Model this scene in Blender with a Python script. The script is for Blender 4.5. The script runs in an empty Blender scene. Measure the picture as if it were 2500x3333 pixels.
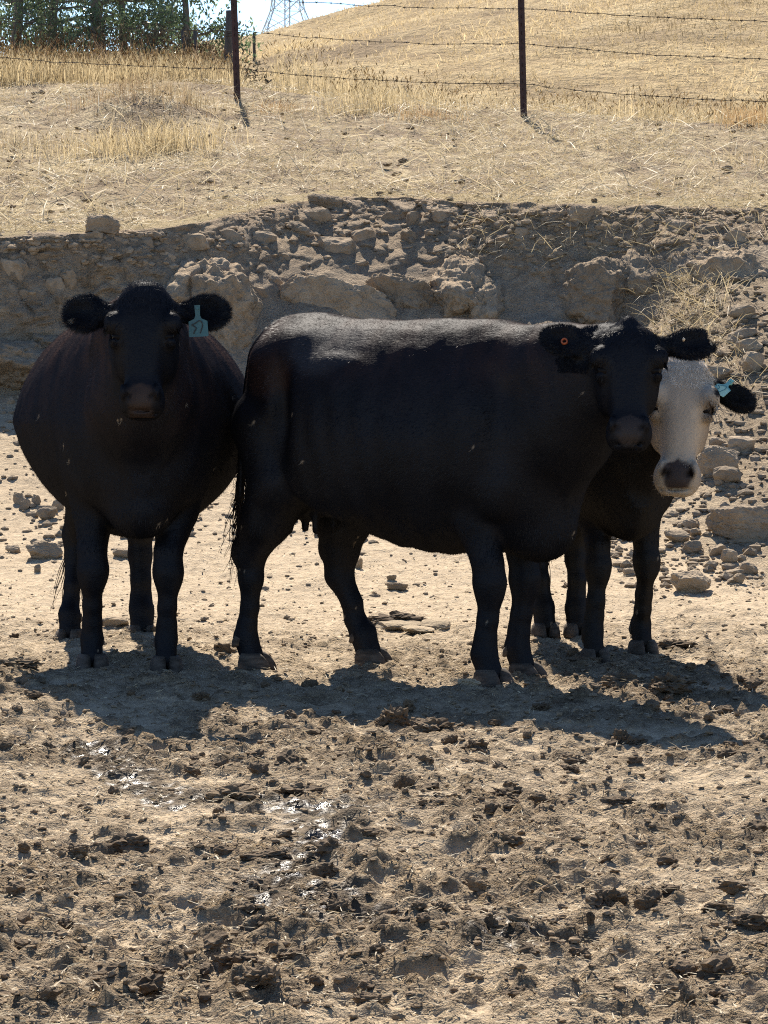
import bpy, math, random
import numpy as np
from mathutils import Vector, Matrix

scene = bpy.context.scene
C = scene.collection
R = math.radians

# ------------------------------------------------------------------ camera, light, exposure
EYE = 1.45                                   # camera height above the yard
cam_data = bpy.data.cameras.new('camera')
cam = bpy.data.objects.new('camera', cam_data); C.objects.link(cam)
cam.location = (0, 0, EYE)
cam.rotation_euler = (R(90 - 3.64), 0, 0)
cam_data.sensor_fit = 'VERTICAL'
cam_data.sensor_height = 24.0
cam_data.lens = 24.0 * 3553 / 1024
cam_data.clip_start = 0.1
cam_data.clip_end = 3000
cam_data.dof.use_dof = True
cam_data.dof.focus_distance = 13.2
cam_data.dof.aperture_fstop = 40.0
scene.camera = cam

SUN_EL, SUN_AZ = R(39.5), math.atan2(-0.10, 1.0)   # high sun behind the bank, a little left of the view axis
world = bpy.data.worlds.new('World'); scene.world = world; world.use_nodes = True
wn = world.node_tree.nodes; wl = world.node_tree.links
bg = wn['Background']; bg.inputs['Strength'].default_value = 0.085
sky = wn.new('ShaderNodeTexSky'); sky.sky_type = 'NISHITA'; sky.sun_disc = False
sky.sun_elevation = SUN_EL; sky.sun_rotation = SUN_AZ
sky.air_density = 0.7; sky.dust_density = 0.0; sky.ozone_density = 2.6; sky.altitude = 200
wl.new(sky.outputs[0], bg.inputs['Color'])

sun_d = bpy.data.lights.new('sun', 'SUN'); sun_d.energy = 5.0; sun_d.angle = R(0.53); sun_d.color = (1.0, 0.90, 0.76)
sun = bpy.data.objects.new('sun', sun_d); C.objects.link(sun)
_to = Vector((math.sin(SUN_AZ) * math.cos(SUN_EL), math.cos(SUN_AZ) * math.cos(SUN_EL), math.sin(SUN_EL)))
sun.rotation_euler = _to.to_track_quat('Z', 'Y').to_euler()
sun.location = (0, 30, 40)

scene.view_settings.view_transform = 'Standard'
scene.view_settings.look = 'None'
scene.view_settings.exposure = 1.22
scene.view_settings.gamma = 1.0
scene.view_settings.use_curve_mapping = False
scene.render.engine = 'CYCLES'
scene.cycles.max_bounces = 6
scene.cycles.filter_width = 1.1
scene.cycles.use_denoising = False

# ------------------------------------------------------------------ noise (numpy)
def _h(ix, iy, iz, seed):
    n = (ix.astype(np.int64) * 374761393 + iy.astype(np.int64) * 668265263 + iz.astype(np.int64) * 2147483647 + seed * 974634777) & 0xFFFFFFFF
    n = ((n ^ (n >> 13)) * 1274126177) & 0xFFFFFFFF
    n = ((n ^ (n >> 16)) * 2246822519) & 0xFFFFFFFF
    return ((n ^ (n >> 15)) & 0xFFFFFF).astype(np.float32) / np.float32(0xFFFFFF)

def vnoise2(x, y, seed=0):
    x = np.asarray(x, np.float32); y = np.asarray(y, np.float32)
    ix = np.floor(x); iy = np.floor(y); fx = x - ix; fy = y - iy
    fx = fx * fx * fx * (fx * (fx * 6 - 15) + 10); fy = fy * fy * fy * (fy * (fy * 6 - 15) + 10)
    z = np.zeros_like(ix)
    a = _h(ix, iy, z, seed); b = _h(ix + 1, iy, z, seed); c = _h(ix, iy + 1, z, seed); d = _h(ix + 1, iy + 1, z, seed)
    return (a * (1 - fx) + b * fx) * (1 - fy) + (c * (1 - fx) + d * fx) * fy      # 0..1

def fbm2(x, y, octaves=4, seed=0, gain=0.5):
    s = 0; a = 1.0; t = 0; ca, sa = 0.8, 0.6
    for o in range(octaves):
        s = s + a * vnoise2(x, y, seed + o * 17); t += a; a *= gain
        x, y = (x * ca - y * sa) * 2.03 + 11.3, (x * sa + y * ca) * 2.03 + 4.7
    return s / t

def vnoise3(x, y, z, seed=0):
    ix = np.floor(x); iy = np.floor(y); iz = np.floor(z)
    fx = x - ix; fy = y - iy; fz = z - iz
    fx = fx * fx * (3 - 2 * fx); fy = fy * fy * (3 - 2 * fy); fz = fz * fz * (3 - 2 * fz)
    out = 0
    for dx in (0, 1):
        for dy in (0, 1):
            for dz in (0, 1):
                w = (fx if dx else 1 - fx) * (fy if dy else 1 - fy) * (fz if dz else 1 - fz)
                out = out + w * _h(ix + dx, iy + dy, iz + dz, seed)
    return out

def worley2(x, y, seed=0):
    """F1, F2 and the id of the nearest cell."""
    x = np.asarray(x, np.float32); y = np.asarray(y, np.float32)
    ix = np.floor(x); iy = np.floor(y)
    f1 = np.full(x.shape, 9, np.float32); f2 = np.full(x.shape, 9, np.float32); cid = np.zeros(x.shape, np.float32)
    z = np.zeros_like(ix)
    for dx in (-1, 0, 1):
        for dy in (-1, 0, 1):
            cx = ix + dx; cy = iy + dy
            px = cx + _h(cx, cy, z, seed); py = cy + _h(cx, cy, z, seed + 5)
            d = np.sqrt((x - px) ** 2 + (y - py) ** 2)
            idn = _h(cx, cy, z, seed + 9)
            closer = d < f1
            f2 = np.where(closer, f1, np.minimum(f2, d)); cid = np.where(closer, idn, cid); f1 = np.where(closer, d, f1)
    return f1, f2, cid

def sstep(a, b, x):
    t = np.clip((x - a) / (b - a), 0, 1); return t * t * (3 - 2 * t)

# ------------------------------------------------------------------ mesh helpers
def mesh_from(name, verts, faces, mat=None, smooth=True, cols=None):
    """verts (n,3); faces: list of int arrays (m,3) / (m,4)."""
    me = bpy.data.meshes.new(name)
    verts = np.ascontiguousarray(verts, np.float32)
    if not isinstance(faces, (list, tuple)): faces = [faces]
    faces = [np.asarray(f, np.int32) for f in faces if len(f)]
    me.vertices.add(len(verts)); me.vertices.foreach_set('co', verts.ravel())
    nl = sum(f.size for f in faces); nf = sum(len(f) for f in faces)
    me.loops.add(nl); me.loops.foreach_set('vertex_index', np.concatenate([f.ravel() for f in faces]))
    me.polygons.add(nf)
    tot = np.concatenate([np.full(len(f), f.shape[1], np.int32) for f in faces])
    st = np.zeros(nf, np.int32); st[1:] = np.cumsum(tot)[:-1]
    me.polygons.foreach_set('loop_start', st)
    try: me.polygons.foreach_set('loop_total', tot)
    except Exception: pass
    me.polygons.foreach_set('use_smooth', np.full(nf, smooth, bool))
    if cols:
        for k, v in cols.items():
            v = np.asarray(v, np.float32)
            if v.ndim == 1:
                at = me.attributes.new(k, 'FLOAT', 'POINT'); at.data.foreach_set('value', np.ascontiguousarray(v))
            else:
                at = me.attributes.new(k, 'FLOAT_COLOR', 'POINT')
                c4 = np.ones((len(v), 4), np.float32); c4[:, :3] = v[:, :3]; at.data.foreach_set('color', c4.ravel())
    me.update(calc_edges=True); me.validate()
    if mat: me.materials.append(mat)
    return me

def link(name, me, parent=None, loc=None, **props):
    o = bpy.data.objects.new(name, me); C.objects.link(o)
    if parent is not None: o.parent = parent
    if loc is not None: o.location = loc
    for k, v in props.items(): o[k] = v
    return o

def thing(name, label, cat, loc=(0, 0, 0), rotz=0.0, group=None):
    o = bpy.data.objects.new(name, None); C.objects.link(o)
    o.location = loc; o.rotation_euler = (0, 0, rotz); o.empty_display_size = 0.2
    o['label'] = label; o['category'] = cat; o['kind'] = 'thing'
    if group: o['group'] = group
    return o

def tag(o, label, cat, group=None):
    o['label'] = label; o['category'] = cat; o['kind'] = 'thing'
    if group: o['group'] = group
    return o

class MB:
    """collects pieces into one mesh"""
    def __init__(s): s.v = []; s.q = []; s.t = []; s.n = 0; s.c = []
    def add(s, v, q=None, t=None, col=None):
        v = np.asarray(v, np.float32).reshape(-1, 3)
        if q is not None and len(q): s.q.append(np.asarray(q, np.int32).reshape(-1, 4) + s.n)
        if t is not None and len(t): s.t.append(np.asarray(t, np.int32).reshape(-1, 3) + s.n)
        if col is not None: s.c.append(np.broadcast_to(np.asarray(col, np.float32), (len(v), 3)))
        s.v.append(v); s.n += len(v)
    def tube(s, pts, radii, n=6, col=None, caps=True):
        pts = np.asarray(pts, float); m = len(pts); radii = np.broadcast_to(radii, (m,))
        tan = np.gradient(pts, axis=0); tan /= np.linalg.norm(tan, axis=1)[:, None] + 1e-9
        ref = np.array([0, 0, 1.0]) if abs(tan[0][2]) < 0.9 else np.array([1.0, 0, 0])
        a = np.cross(tan, ref); a /= np.linalg.norm(a, axis=1)[:, None] + 1e-9; b = np.cross(tan, a)
        th = np.arange(n) * 2 * np.pi / n
        v = pts[:, None] + radii[:, None, None] * (np.cos(th)[None, :, None] * a[:, None] + np.sin(th)[None, :, None] * b[:, None])
        i = np.arange(m - 1)[:, None] * n; j = np.arange(n)[None]; k = (j + 1) % n
        q = np.stack([i + j, i + n + j, i + n + k, i + k], -1).reshape(-1, 4)
        t = []
        if caps:
            t = [(0, x, x + 1) for x in range(1, n - 1)] + [((m - 1) * n, (m - 1) * n + x + 1, (m - 1) * n + x) for x in range(1, n - 1)]
        s.add(v.reshape(-1, 3), q, t, col)
    def box(s, lo, hi, M=None, col=None):
        x0, y0, z0 = lo; x1, y1, z1 = hi
        v = np.array([(x0, y0, z0), (x1, y0, z0), (x1, y1, z0), (x0, y1, z0), (x0, y0, z1), (x1, y0, z1), (x1, y1, z1), (x0, y1, z1)], float)
        if M is not None: v = (np.array(M)[:3, :3] @ v.T).T + np.array(M)[:3, 3]
        s.add(v, [(0, 3, 2, 1), (4, 5, 6, 7), (0, 1, 5, 4), (1, 2, 6, 5), (2, 3, 7, 6), (3, 0, 4, 7)], None, col)
    def mesh(s, name, mat, smooth=False):
        cols = {'tint': np.concatenate(s.c)} if s.c and sum(len(c) for c in s.c) == s.n else None
        f = []
        if s.q: f.append(np.concatenate(s.q))
        if s.t: f.append(np.concatenate(s.t))
        return mesh_from(name, np.concatenate(s.v), f, mat, smooth, cols)
    def build(s, name, mat, parent=None, smooth=False, **props):
        return link(name, s.mesh(name, mat, smooth), parent, **props)

# ------------------------------------------------------------------ material helper
class NT:
    def __init__(s, name):
        s.m = bpy.data.materials.new(name); s.m.use_nodes = True
        s.t = s.m.node_tree; s.b = s.t.nodes['Principled BSDF']
    def n(s, typ, **kw):
        nd = s.t.nodes.new(typ)
        for k, v in kw.items():
            if k.startswith('i_'):
                key = k[2:]; key = int(key) if key.isdigit() else key.replace('_', ' ')
                s.put(nd.inputs[key], v)
            else: setattr(nd, k, v)
        return nd
    def put(s, sock, v):
        if isinstance(v, bpy.types.NodeSocket): s.t.links.new(v, sock)
        elif isinstance(v, bpy.types.Node): s.t.links.new(v.outputs[0], sock)
        else:
            if isinstance(v, (tuple, list)) and len(v) == 3 and sock.type == 'RGBA': v = (*v, 1)
            sock.default_value = v
    def set(s, **kw):
        for k, v in kw.items(): s.put(s.b.inputs[k.replace('_', ' ')], v)
        return s
    def attr(s, name, out='Color'): return s.n('ShaderNodeAttribute', attribute_name=name).outputs[out]
    def coord(s): return s.n('ShaderNodeTexCoord').outputs['Object']
    def geo_pos(s): return s.n('ShaderNodeNewGeometry').outputs['Position']
    def noise(s, vec, scale, detail=4, rough=0.6, out='Fac'):
        nd = s.n('ShaderNodeTexNoise'); nd.inputs['Scale'].default_value = scale; nd.inputs['Detail'].default_value = detail
        nd.inputs['Roughness'].default_value = rough; s.t.links.new(vec, nd.inputs['Vector']); return nd.outputs[out]
    def ramp(s, fac, stops):
        nd = s.n('ShaderNodeValToRGB'); s.t.links.new(fac, nd.inputs[0]); el = nd.color_ramp.elements
        while len(el) < len(stops): el.new(0.5)
        for e, (p, c) in zip(el, stops):
            e.position = p; e.color = (*c, 1) if len(c) == 3 else c
        return nd.outputs['Color']
    def mix(s, fac, a, b, mode='MIX'):
        nd = s.n('ShaderNodeMix', data_type='RGBA', blend_type=mode)
        s.put(nd.inputs[0], fac); s.put(nd.inputs[6], a); s.put(nd.inputs[7], b); return nd.outputs[2]
    def math(s, op, a, b=0.0):
        nd = s.n('ShaderNodeMath', operation=op); s.put(nd.inputs[0], a); s.put(nd.inputs[1], b); return nd.outputs[0]
    def bump(s, height, strength=0.5, dist=0.01):
        nd = s.n('ShaderNodeBump'); nd.inputs['Strength'].default_value = strength; nd.inputs['Distance'].default_value = dist
        s.t.links.new(height, nd.inputs['Height']); s.t.links.new(nd.outputs[0], s.b.inputs['Normal']); return s
    def scaled(s, vec, sc):
        nd = s.n('ShaderNodeMapping'); nd.inputs['Scale'].default_value = sc; s.t.links.new(vec, nd.inputs['Vector']); return nd.outputs[0]

PXK = 2500 / 1659          # measured photo units to metres at a given distance: used only to read the survey below
def ray(u, v):             # direction of a measured point: (x/y, (z-eye)/y)
    return (u - 829.5) * 1.3029e-4, (286 - v * 0.46293) / 3553
def on_ground(u, v, z=0.0):
    rx, rz = ray(u, v); y = (z - EYE) / rz
    return rx * y, y
# ------------------------------------------------------------------ cattle: bodies sculpted as one distance field each
class Field:
    def __init__(s, lo, hi, res):
        s.lo = np.array(lo, np.float32); s.res = res
        n = np.ceil((np.array(hi) - np.array(lo)) / res).astype(int) + 1
        s.ax = [s.lo[i] + res * np.arange(n[i], dtype=np.float32) for i in range(3)]
        s.D = np.full(n, 0.3, np.float32)
    def sub(s, lo, hi):
        sl = []; co = []
        for i in range(3):
            a = max(0, int((lo[i] - s.lo[i]) / s.res)); b = min(len(s.ax[i]), int((hi[i] - s.lo[i]) / s.res) + 2)
            if b <= a: return None, None
            sl.append(slice(a, b)); co.append(s.ax[i][a:b])
        X, Y, Z = np.meshgrid(*co, indexing='ij', sparse=True)
        return tuple(sl), (X, Y, Z)
    def put(s, sl, d, k, cut=False):
        a = s.D[sl]
        if cut:
            h = np.clip(0.5 - 0.5 * (a + d) / k, 0, 1); s.D[sl] = a * (1 - h) - d * h + k * h * (1 - h)
        else:
            h = np.clip(0.5 + 0.5 * (a - d) / k, 0, 1); s.D[sl] = a * (1 - h) + d * h - k * h * (1 - h)
    def ell(s, c, r, k=0.03, axes=None, cut=False):
        c = np.array(c, float); r = np.array(r, float); m = (np.max(r) if axes is not None else r) + k + 0.02
        sl, g = s.sub(c - m, c + m)
        if sl is None: return
        P = [g[i] - c[i] for i in range(3)]
        if axes is not None: P = [sum(P[j] * axes[i][j] for j in range(3)) for i in range(3)]
        k0 = np.sqrt(sum((P[i] / r[i]) ** 2 for i in range(3))); k1 = np.sqrt(sum((P[i] / r[i] ** 2) ** 2 for i in range(3))) + 1e-6
        s.put(sl, k0 * (k0 - 1) / k1, k, cut)
    def cone(s, a, b, ra, rb, k=0.03, cut=False, sq=(1, 1, 1)):
        a = np.array(a, float); b = np.array(b, float); m = max(ra, rb) * max(1, 1 / min(sq)) + k + 0.02
        sl, g = s.sub(np.minimum(a, b) - m, np.maximum(a, b) + m)
        if sl is None: return
        ab = (b - a) * np.array(sq); L2 = max(ab @ ab, 1e-8)
        P = [(g[i] - a[i]) * sq[i] for i in range(3)]
        t = np.clip(sum(P[i] * ab[i] for i in range(3)) / L2, 0, 1)
        d = np.sqrt(sum((P[i] - t * ab[i]) ** 2 for i in range(3))) - (ra + (rb - ra) * t)
        s.put(sl, d, k, cut)
    def chain(s, pts, k=0.03, sq=(1, 1, 1)):
        for (a, ra), (b, rb) in zip(pts[:-1], pts[1:]): s.cone(a, b, ra, rb, k, sq=sq)
    def loft(s, st, O, ax, k=0.05, n=2.3, pear=0.0, keel=0.0):
        """st: rows (t, +n extent, -n extent, half width); ax = (a along, n, s)."""
        st = np.array(st, float); O = np.array(O, float); A, N, S = [np.array(v, float) for v in ax]
        m = np.max(np.abs(st[:, 1:])) + k + 0.03
        e0 = O + A * st[0, 0]; e1 = O + A * st[-1, 0]
        sl, g = s.sub(np.minimum(e0, e1) - m, np.maximum(e0, e1) + m)
        if sl is None: return
        P = [g[i] - O[i] for i in range(3)]
        t = sum(P[i] * A[i] for i in range(3)); q = sum(P[i] * N[i] for i in range(3)); w = np.abs(sum(P[i] * S[i] for i in range(3)))
        tt = np.linspace(st[0, 0], st[-1, 0], 240)
        prof = [smooth_interp(st[:, 0], st[:, c], tt) for c in (1, 2, 3)]
        f, b, hw = [np.interp(t, tt, p).astype(np.float32) for p in prof]
        qc = (f - b) / 2; hq = (f + b) / 2 + 1e-4
        qn = (q - qc) / hq
        hw = hw * (1 - pear * np.clip(qn, -1 if keel == 0 else 0, 1) - keel * np.clip(-qn, 0, 1)) + 1e-4
        rr = ((w / hw) ** n + np.abs(qn) ** n) ** (1.0 / n)
        d = (rr - 1) * np.minimum(hw, hq)
        over = np.maximum(st[0, 0] - t, t - st[-1, 0])
        d = np.where(over > 0, np.sqrt(np.maximum(d, 0) ** 2 + over ** 2), d)
        s.put(sl, d.astype(np.float32), k)
    def mesh(s):
        """naive surface nets"""
        D = s.D; ins = D < 0
        c = [ins[i:ins.shape[0] - 1 + i, j:ins.shape[1] - 1 + j, l:ins.shape[2] - 1 + l] for i in (0, 1) for j in (0, 1) for l in (0, 1)]
        cnt = sum(x.astype(np.int8) for x in c); act = (cnt > 0) & (cnt < 8)
        idx = np.argwhere(act); vid = np.full(act.shape, -1, np.int32); vid[act] = np.arange(len(idx))
        off = np.array([(i, j, l) for i in (0, 1) for j in (0, 1) for l in (0, 1)])
        val = np.stack([D[idx[:, 0] + o[0], idx[:, 1] + o[1], idx[:, 2] + o[2]] for o in off], 1)
        acc = np.zeros((len(idx), 3)); num = np.zeros(len(idx))
        for a in range(8):
            for b in range(a + 1, 8):
                if np.abs(off[a] - off[b]).sum() != 1: continue
                x = (val[:, a] < 0) != (val[:, b] < 0)
                t = np.where(x, val[:, a] / np.where(x, val[:, a] - val[:, b], 1), 0)
                acc += np.where(x[:, None], off[a] + t[:, None] * (off[b] - off[a]), 0); num += x
        V = (idx + acc / num[:, None]) * s.res + s.lo
        Q = []
        for ax in range(3):
            o1 = [slice(None)] * 3; o2 = [slice(None)] * 3; o1[ax] = slice(0, -1); o2[ax] = slice(1, None)
            e = ins[tuple(o1)] != ins[tuple(o2)]
            p = np.argwhere(e); b, d = [i for i in range(3) if i != ax]
            p = p[(p[:, b] > 0) & (p[:, d] > 0) & (p[:, b] < D.shape[b] - 1) & (p[:, d] < D.shape[d] - 1)]
            q = []
            for (i, j) in ((0, 0), (-1, 0), (-1, -1), (0, -1)):
                r = p.copy(); r[:, b] += i; r[:, d] += j; q.append(vid[r[:, 0], r[:, 1], r[:, 2]])
            q = np.stack(q, 1)
            flip = ins[p[:, 0], p[:, 1], p[:, 2]]
            if ax == 1: flip = ~flip
            q[flip] = q[flip][:, ::-1]
            Q.append(q[:, ::-1])
        Q = np.concatenate(Q); Q = Q[(Q >= 0).all(1)]
        return V.astype(np.float32), Q

def smooth_interp(x, y, xi):
    """monotone cubic (PCHIP) interpolation"""
    h = np.diff(x); dl = np.diff(y) / h; m = np.zeros(len(x))
    for i in range(1, len(x) - 1):
        if dl[i - 1] * dl[i] > 0:
            w1 = 2 * h[i] + h[i - 1]; w2 = h[i] + 2 * h[i - 1]; m[i] = (w1 + w2) / (w1 / dl[i - 1] + w2 / dl[i])
    m[0] = dl[0]; m[-1] = dl[-1]
    k = np.clip(np.searchsorted(x, xi) - 1, 0, len(h) - 1); t = (xi - x[k]) / h[k]
    return ((1 + 2 * t) * (1 - t) ** 2) * y[k] + t * (1 - t) ** 2 * h[k] * m[k] + t * t * (3 - 2 * t) * y[k + 1] + t * t * (t - 1) * h[k] * m[k + 1]

def unit(v): v = np.array(v, float); return v / np.linalg.norm(v)

def vert_normals(V, Q):
    n = np.cross(V[Q[:, 2]] - V[Q[:, 0]], V[Q[:, 3]] - V[Q[:, 1]])
    out = np.zeros_like(V)
    for i in range(4): np.add.at(out, Q[:, i], n)
    return out / (np.linalg.norm(out, axis=1)[:, None] + 1e-9), n

def add_gloss(t, amount, rough, normal=True):
    """a faint even lustre of hair over the diffuse coat"""
    g = t.n('ShaderNodeBsdfGlossy'); g.inputs['Roughness'].default_value = rough; g.inputs['Color'].default_value = (0.92, 0.95, 1.0, 1)
    mx = t.n('ShaderNodeMixShader'); mx.inputs[0].default_value = amount
    out = [n for n in t.t.nodes if n.type == 'OUTPUT_MATERIAL'][0]; t.t.links.new(t.b.outputs[0], mx.inputs[1]); t.t.links.new(g.outputs[0], mx.inputs[2]); t.t.links.new(mx.outputs[0], out.inputs['Surface'])
    for l in list(t.t.links):
        if l.to_node == t.b and l.to_socket.name == 'Normal': t.t.links.new(l.from_socket, g.inputs['Normal'])

def coat_material(name):
    t = NT(name); base = t.attr('coat'); p = t.coord()
    n1 = t.noise(t.scaled(p, (9, 9, 5)), 1.0, 5, 0.65)
    col = t.mix(1.0, base, t.ramp(n1, [(0.25, (0.72, 0.72, 0.74)), (0.75, (1.25, 1.2, 1.15))]), 'MULTIPLY')
    t.set(Base_Color=col, Roughness=0.60)
    t.b.inputs['Specular IOR Level'].default_value = 0.0
    t.b.inputs['Sheen Weight'].default_value = 0.0; t.b.inputs['Sheen Roughness'].default_value = 0.35
    t.b.inputs['Sheen Tint'].default_value = (0.75, 0.8, 1.0, 1)
    fine = t.noise(t.scaled(p, (60, 60, 160)), 1.0, 4, 0.7)
    lump = t.noise(p, 14, 4, 0.6)
    t.bump(t.math('ADD', t.math('MULTIPLY', fine, 0.5), t.math('MULTIPLY', lump, 1.2)), 0.40, 0.010)
    add_gloss(t, 0.013, 0.48)
    return t.m
def hair_material(name, rough=0.42):
    t = NT(name); t.set(Base_Color=t.attr('coat'), Roughness=rough)
    t.b.inputs['Specular IOR Level'].default_value = 0.0
    add_gloss(t, 0.014, 0.40)
    return t.m
M_COAT = coat_material('cow_coat'); M_HAIR = hair_material('cow_hair')
_t = NT('hoof_horn'); _p = _t.coord()
_t.set(Base_Color=_t.ramp(_t.noise(_t.scaled(_p, (20, 20, 70)), 1.0, 4), [(0.3, (0.045, 0.036, 0.029)), (0.7, (0.125, 0.102, 0.082))]), Roughness=0.85)
_t.b.inputs['Specular IOR Level'].default_value = 0.1
_t.bump(_t.noise(_t.scaled(_p, (10, 10, 160)), 1.0, 2), 0.35, 0.004); M_HOOF = _t.m
_t = NT('wet_eye'); _t.set(Base_Color=(0.006, 0.005, 0.005), Roughness=0.35)
_t.b.inputs['Specular IOR Level'].default_value = 0.08; M_EYE = _t.m
_t = NT('teal_tag_plastic'); _t.set(Base_Color=_t.ramp(_t.noise(_t.coord(), 30, 3), [(0.3, (0.007, 0.080, 0.100)), (0.7, (0.011, 0.105, 0.125))]), Roughness=0.38)
_t.b.inputs['Transmission Weight'].default_value = 0.0; M_TAG = _t.m
_t = NT('pale_green_tag_plastic'); _t.set(Base_Color=_t.ramp(_t.noise(_t.coord(), 30, 3), [(0.3, (0.20, 0.46, 0.42)), (0.7, (0.25, 0.52, 0.47))]), Roughness=0.35); M_TAG_PALE = _t.m
_t = NT('tag_ink'); _t.set(Base_Color=(0.012, 0.018, 0.02), Roughness=0.6); M_INK = _t.m
_t = NT('tag_ink_faded'); _t.set(Base_Color=(0.10, 0.26, 0.25), Roughness=0.6); M_INK_F = _t.m
_t = NT('orange_button_plastic'); _t.set(Base_Color=_t.ramp(_t.noise(_t.coord(), 60, 3), [(0.3, (0.26, 0.055, 0.016)), (0.7, (0.36, 0.085, 0.024))]), Roughness=0.4); M_ORANGE = _t.m
_t = NT('pale_button_plastic'); _t.set(Base_Color=(0.62, 0.50, 0.36), Roughness=0.4); M_PALE = _t.m

def hoof_mesh(MBs, foot, toe, size=1.0):
    """two claws and two dewclaws of one foot; foot = ground point under the pastern, toe = heading angle"""
    ca, sa = math.cos(toe), math.sin(toe)
    for sd in (-1, 1):
        rings = []
        for (z, ln, wd, back) in ((-0.015, 0.090, 0.032, 0.042), (0.000, 0.088, 0.032, 0.042), (0.018, 0.078, 0.031, 0.041), (0.036, 0.062, 0.029, 0.038), (0.050, 0.042, 0.024, 0.030)):
            th = np.linspace(0, 2 * np.pi, 14, endpoint=False)
            lx = np.where(np.cos(th) > 0, ln, back) * np.sign(np.cos(th)) * np.abs(np.cos(th)) ** 0.75
            ly = wd * np.sign(np.sin(th)) * np.abs(np.sin(th)) ** 0.8
            ly = ly * np.where(lx > 0, 1 - 0.35 * (lx / ln) ** 2, 1.0) + sd * (wd + 0.004) - sd * 0.12 * np.maximum(lx, 0) * 0.6
            lx = (lx - 0.004) * size; ly = ly * size
            rings.append(np.stack([foot[0] + lx * ca - ly * sa, foot[1] + lx * sa + ly * ca, np.full(14, foot[2] + z * size)], 1))
        v = np.concatenate(rings); n = 14
        q = [(r * n + i, r * n + (i + 1) % n, (r + 1) * n + (i + 1) % n, (r + 1) * n + i) for r in range(4) for i in range(n)]
        t = [(0, i + 1, i) for i in range(1, n - 1)] + [(4 * n, 4 * n + i, 4 * n + i + 1) for i in range(1, n - 1)]
        MBs.add(v, q, t)
        bx, by = -0.058 * size, sd * 0.030 * size
        c = np.array([foot[0] + bx * ca - by * sa, foot[1] + bx * sa + by * ca, foot[2] + 0.088 * size])
        MBs.tube([c + (0.012 * ca, 0.012 * sa, 0.022), c, c + (-0.016 * ca, -0.016 * sa, -0.016)], [0.017 * size, 0.019 * size, 0.006], 7)

def blades(roots, nrm, flow, length, width, lift, rng, jitter=0.35, two=True):
    """thin hair blades: returns verts (n*k,3) and triangle list"""
    n = len(roots)
    fl = flow + rng.normal(0, jitter, (n, 3))
    fl -= nrm * np.sum(fl * nrm, 1)[:, None]; fl /= np.linalg.norm(fl, axis=1)[:, None] + 1e-9
    L = (length * rng.uniform(0.6, 1.25, n))[:, None]; lf = np.broadcast_to(lift, (n,))[:, None]
    d0 = fl * (1 - lf * 0.4) + nrm * (lf * 1.2); d0 /= np.linalg.norm(d0, axis=1)[:, None]
    sd = np.cross(d0, nrm); sd /= np.linalg.norm(sd, axis=1)[:, None] + 1e-9
    w = np.broadcast_to(width, (n,))[:, None] * 0.5
    base = roots - nrm * 0.002
    mid = base + d0 * L * 0.55; tip = mid + (d0 * 0.8 + fl * 0.35) * L * 0.45
    V = np.stack([base - sd * w, base + sd * w, mid + sd * w * 0.8, mid - sd * w * 0.8, tip], 1).reshape(-1, 3)
    b = np.arange(n, dtype=np.int32)[:, None] * 5
    return V, b + np.array([[0, 1, 2, 3]], np.int32), b + np.array([[3, 2, 4]], np.int32)

def tag_strokes(mb, strokes, O, ex, ey, en, r, lift):
    for st in strokes:
        pts = np.array(st, float); k = np.linspace(0, len(pts) - 1, len(pts) * 4)
        pts = np.stack([smooth_interp(np.arange(len(pts)), pts[:, i], k) for i in (0, 1)], 1)
        P = O + pts[:, :1] * ex + pts[:, 1:] * ey + en * lift
        d = np.gradient(P, axis=0); d /= np.linalg.norm(d, axis=1)[:, None] + 1e-9
        s_ = np.cross(d, en); n = len(P)
        V = np.concatenate([P - s_ * r, P + s_ * r, P + s_ * r - en * 0.0015, P - s_ * r - en * 0.0015])
        q = [(i, i + 1, n + i + 1, n + i) for i in range(n - 1)]
        mb.add(V, q)

def ear_tag(parent, O, ex, ey, en, size, mat, ink, strokes):
    """O: where the pin goes through; ey up, ex right, en towards the viewer"""
    out = [(-0.011, 0.012), (0.011, 0.012), (0.009, -0.028), (0.014, -0.040), (0.036, -0.050), (0.038, -0.105), (0.034, -0.109), (-0.034, -0.109), (-0.038, -0.105), (-0.036, -0.050), (-0.014, -0.040), (-0.009, -0.028)]
    out = np.array(out) * size; n = len(out)
    bend = np.array([0.006 * (y / 0.11) ** 2 for _, y in out])
    F = O + out[:, :1] * ex + out[:, 1:] * ey + (0.006 + bend)[:, None] * en
    B = F - en * 0.0022
    mb = MB(); V = np.concatenate([F, B])
    q = [(i, n + i, n + (i + 1) % n, (i + 1) % n) for i in range(n)]
    mb.add(V, q + [(0, 1, 2, 11), (2, 3, 10, 11), (3, 4, 9, 10), (4, 5, 8, 9), (5, 6, 7, 8)] + [(n + 11, n + 2, n + 1, n), (n + 11, n + 10, n + 3, n + 2), (n + 10, n + 9, n + 4, n + 3), (n + 9, n + 8, n + 5, n + 4), (n + 8, n + 7, n + 6, n + 5)])
    to = mb.build('ear_tag', mat, parent)
    pm = MB(); pm.tube([O - en * 0.01, O + en * 0.011], [0.007 * size, 0.006 * size], 10); pm.build('pin', mat, to)
    im = MB(); tag_strokes(im, [[(x * size, y * size) for x, y in st] for st in strokes], O, ex, ey, en, 0.0022 * size, 0.0135)
    im.build('number', ink, to)
    return to

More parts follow.
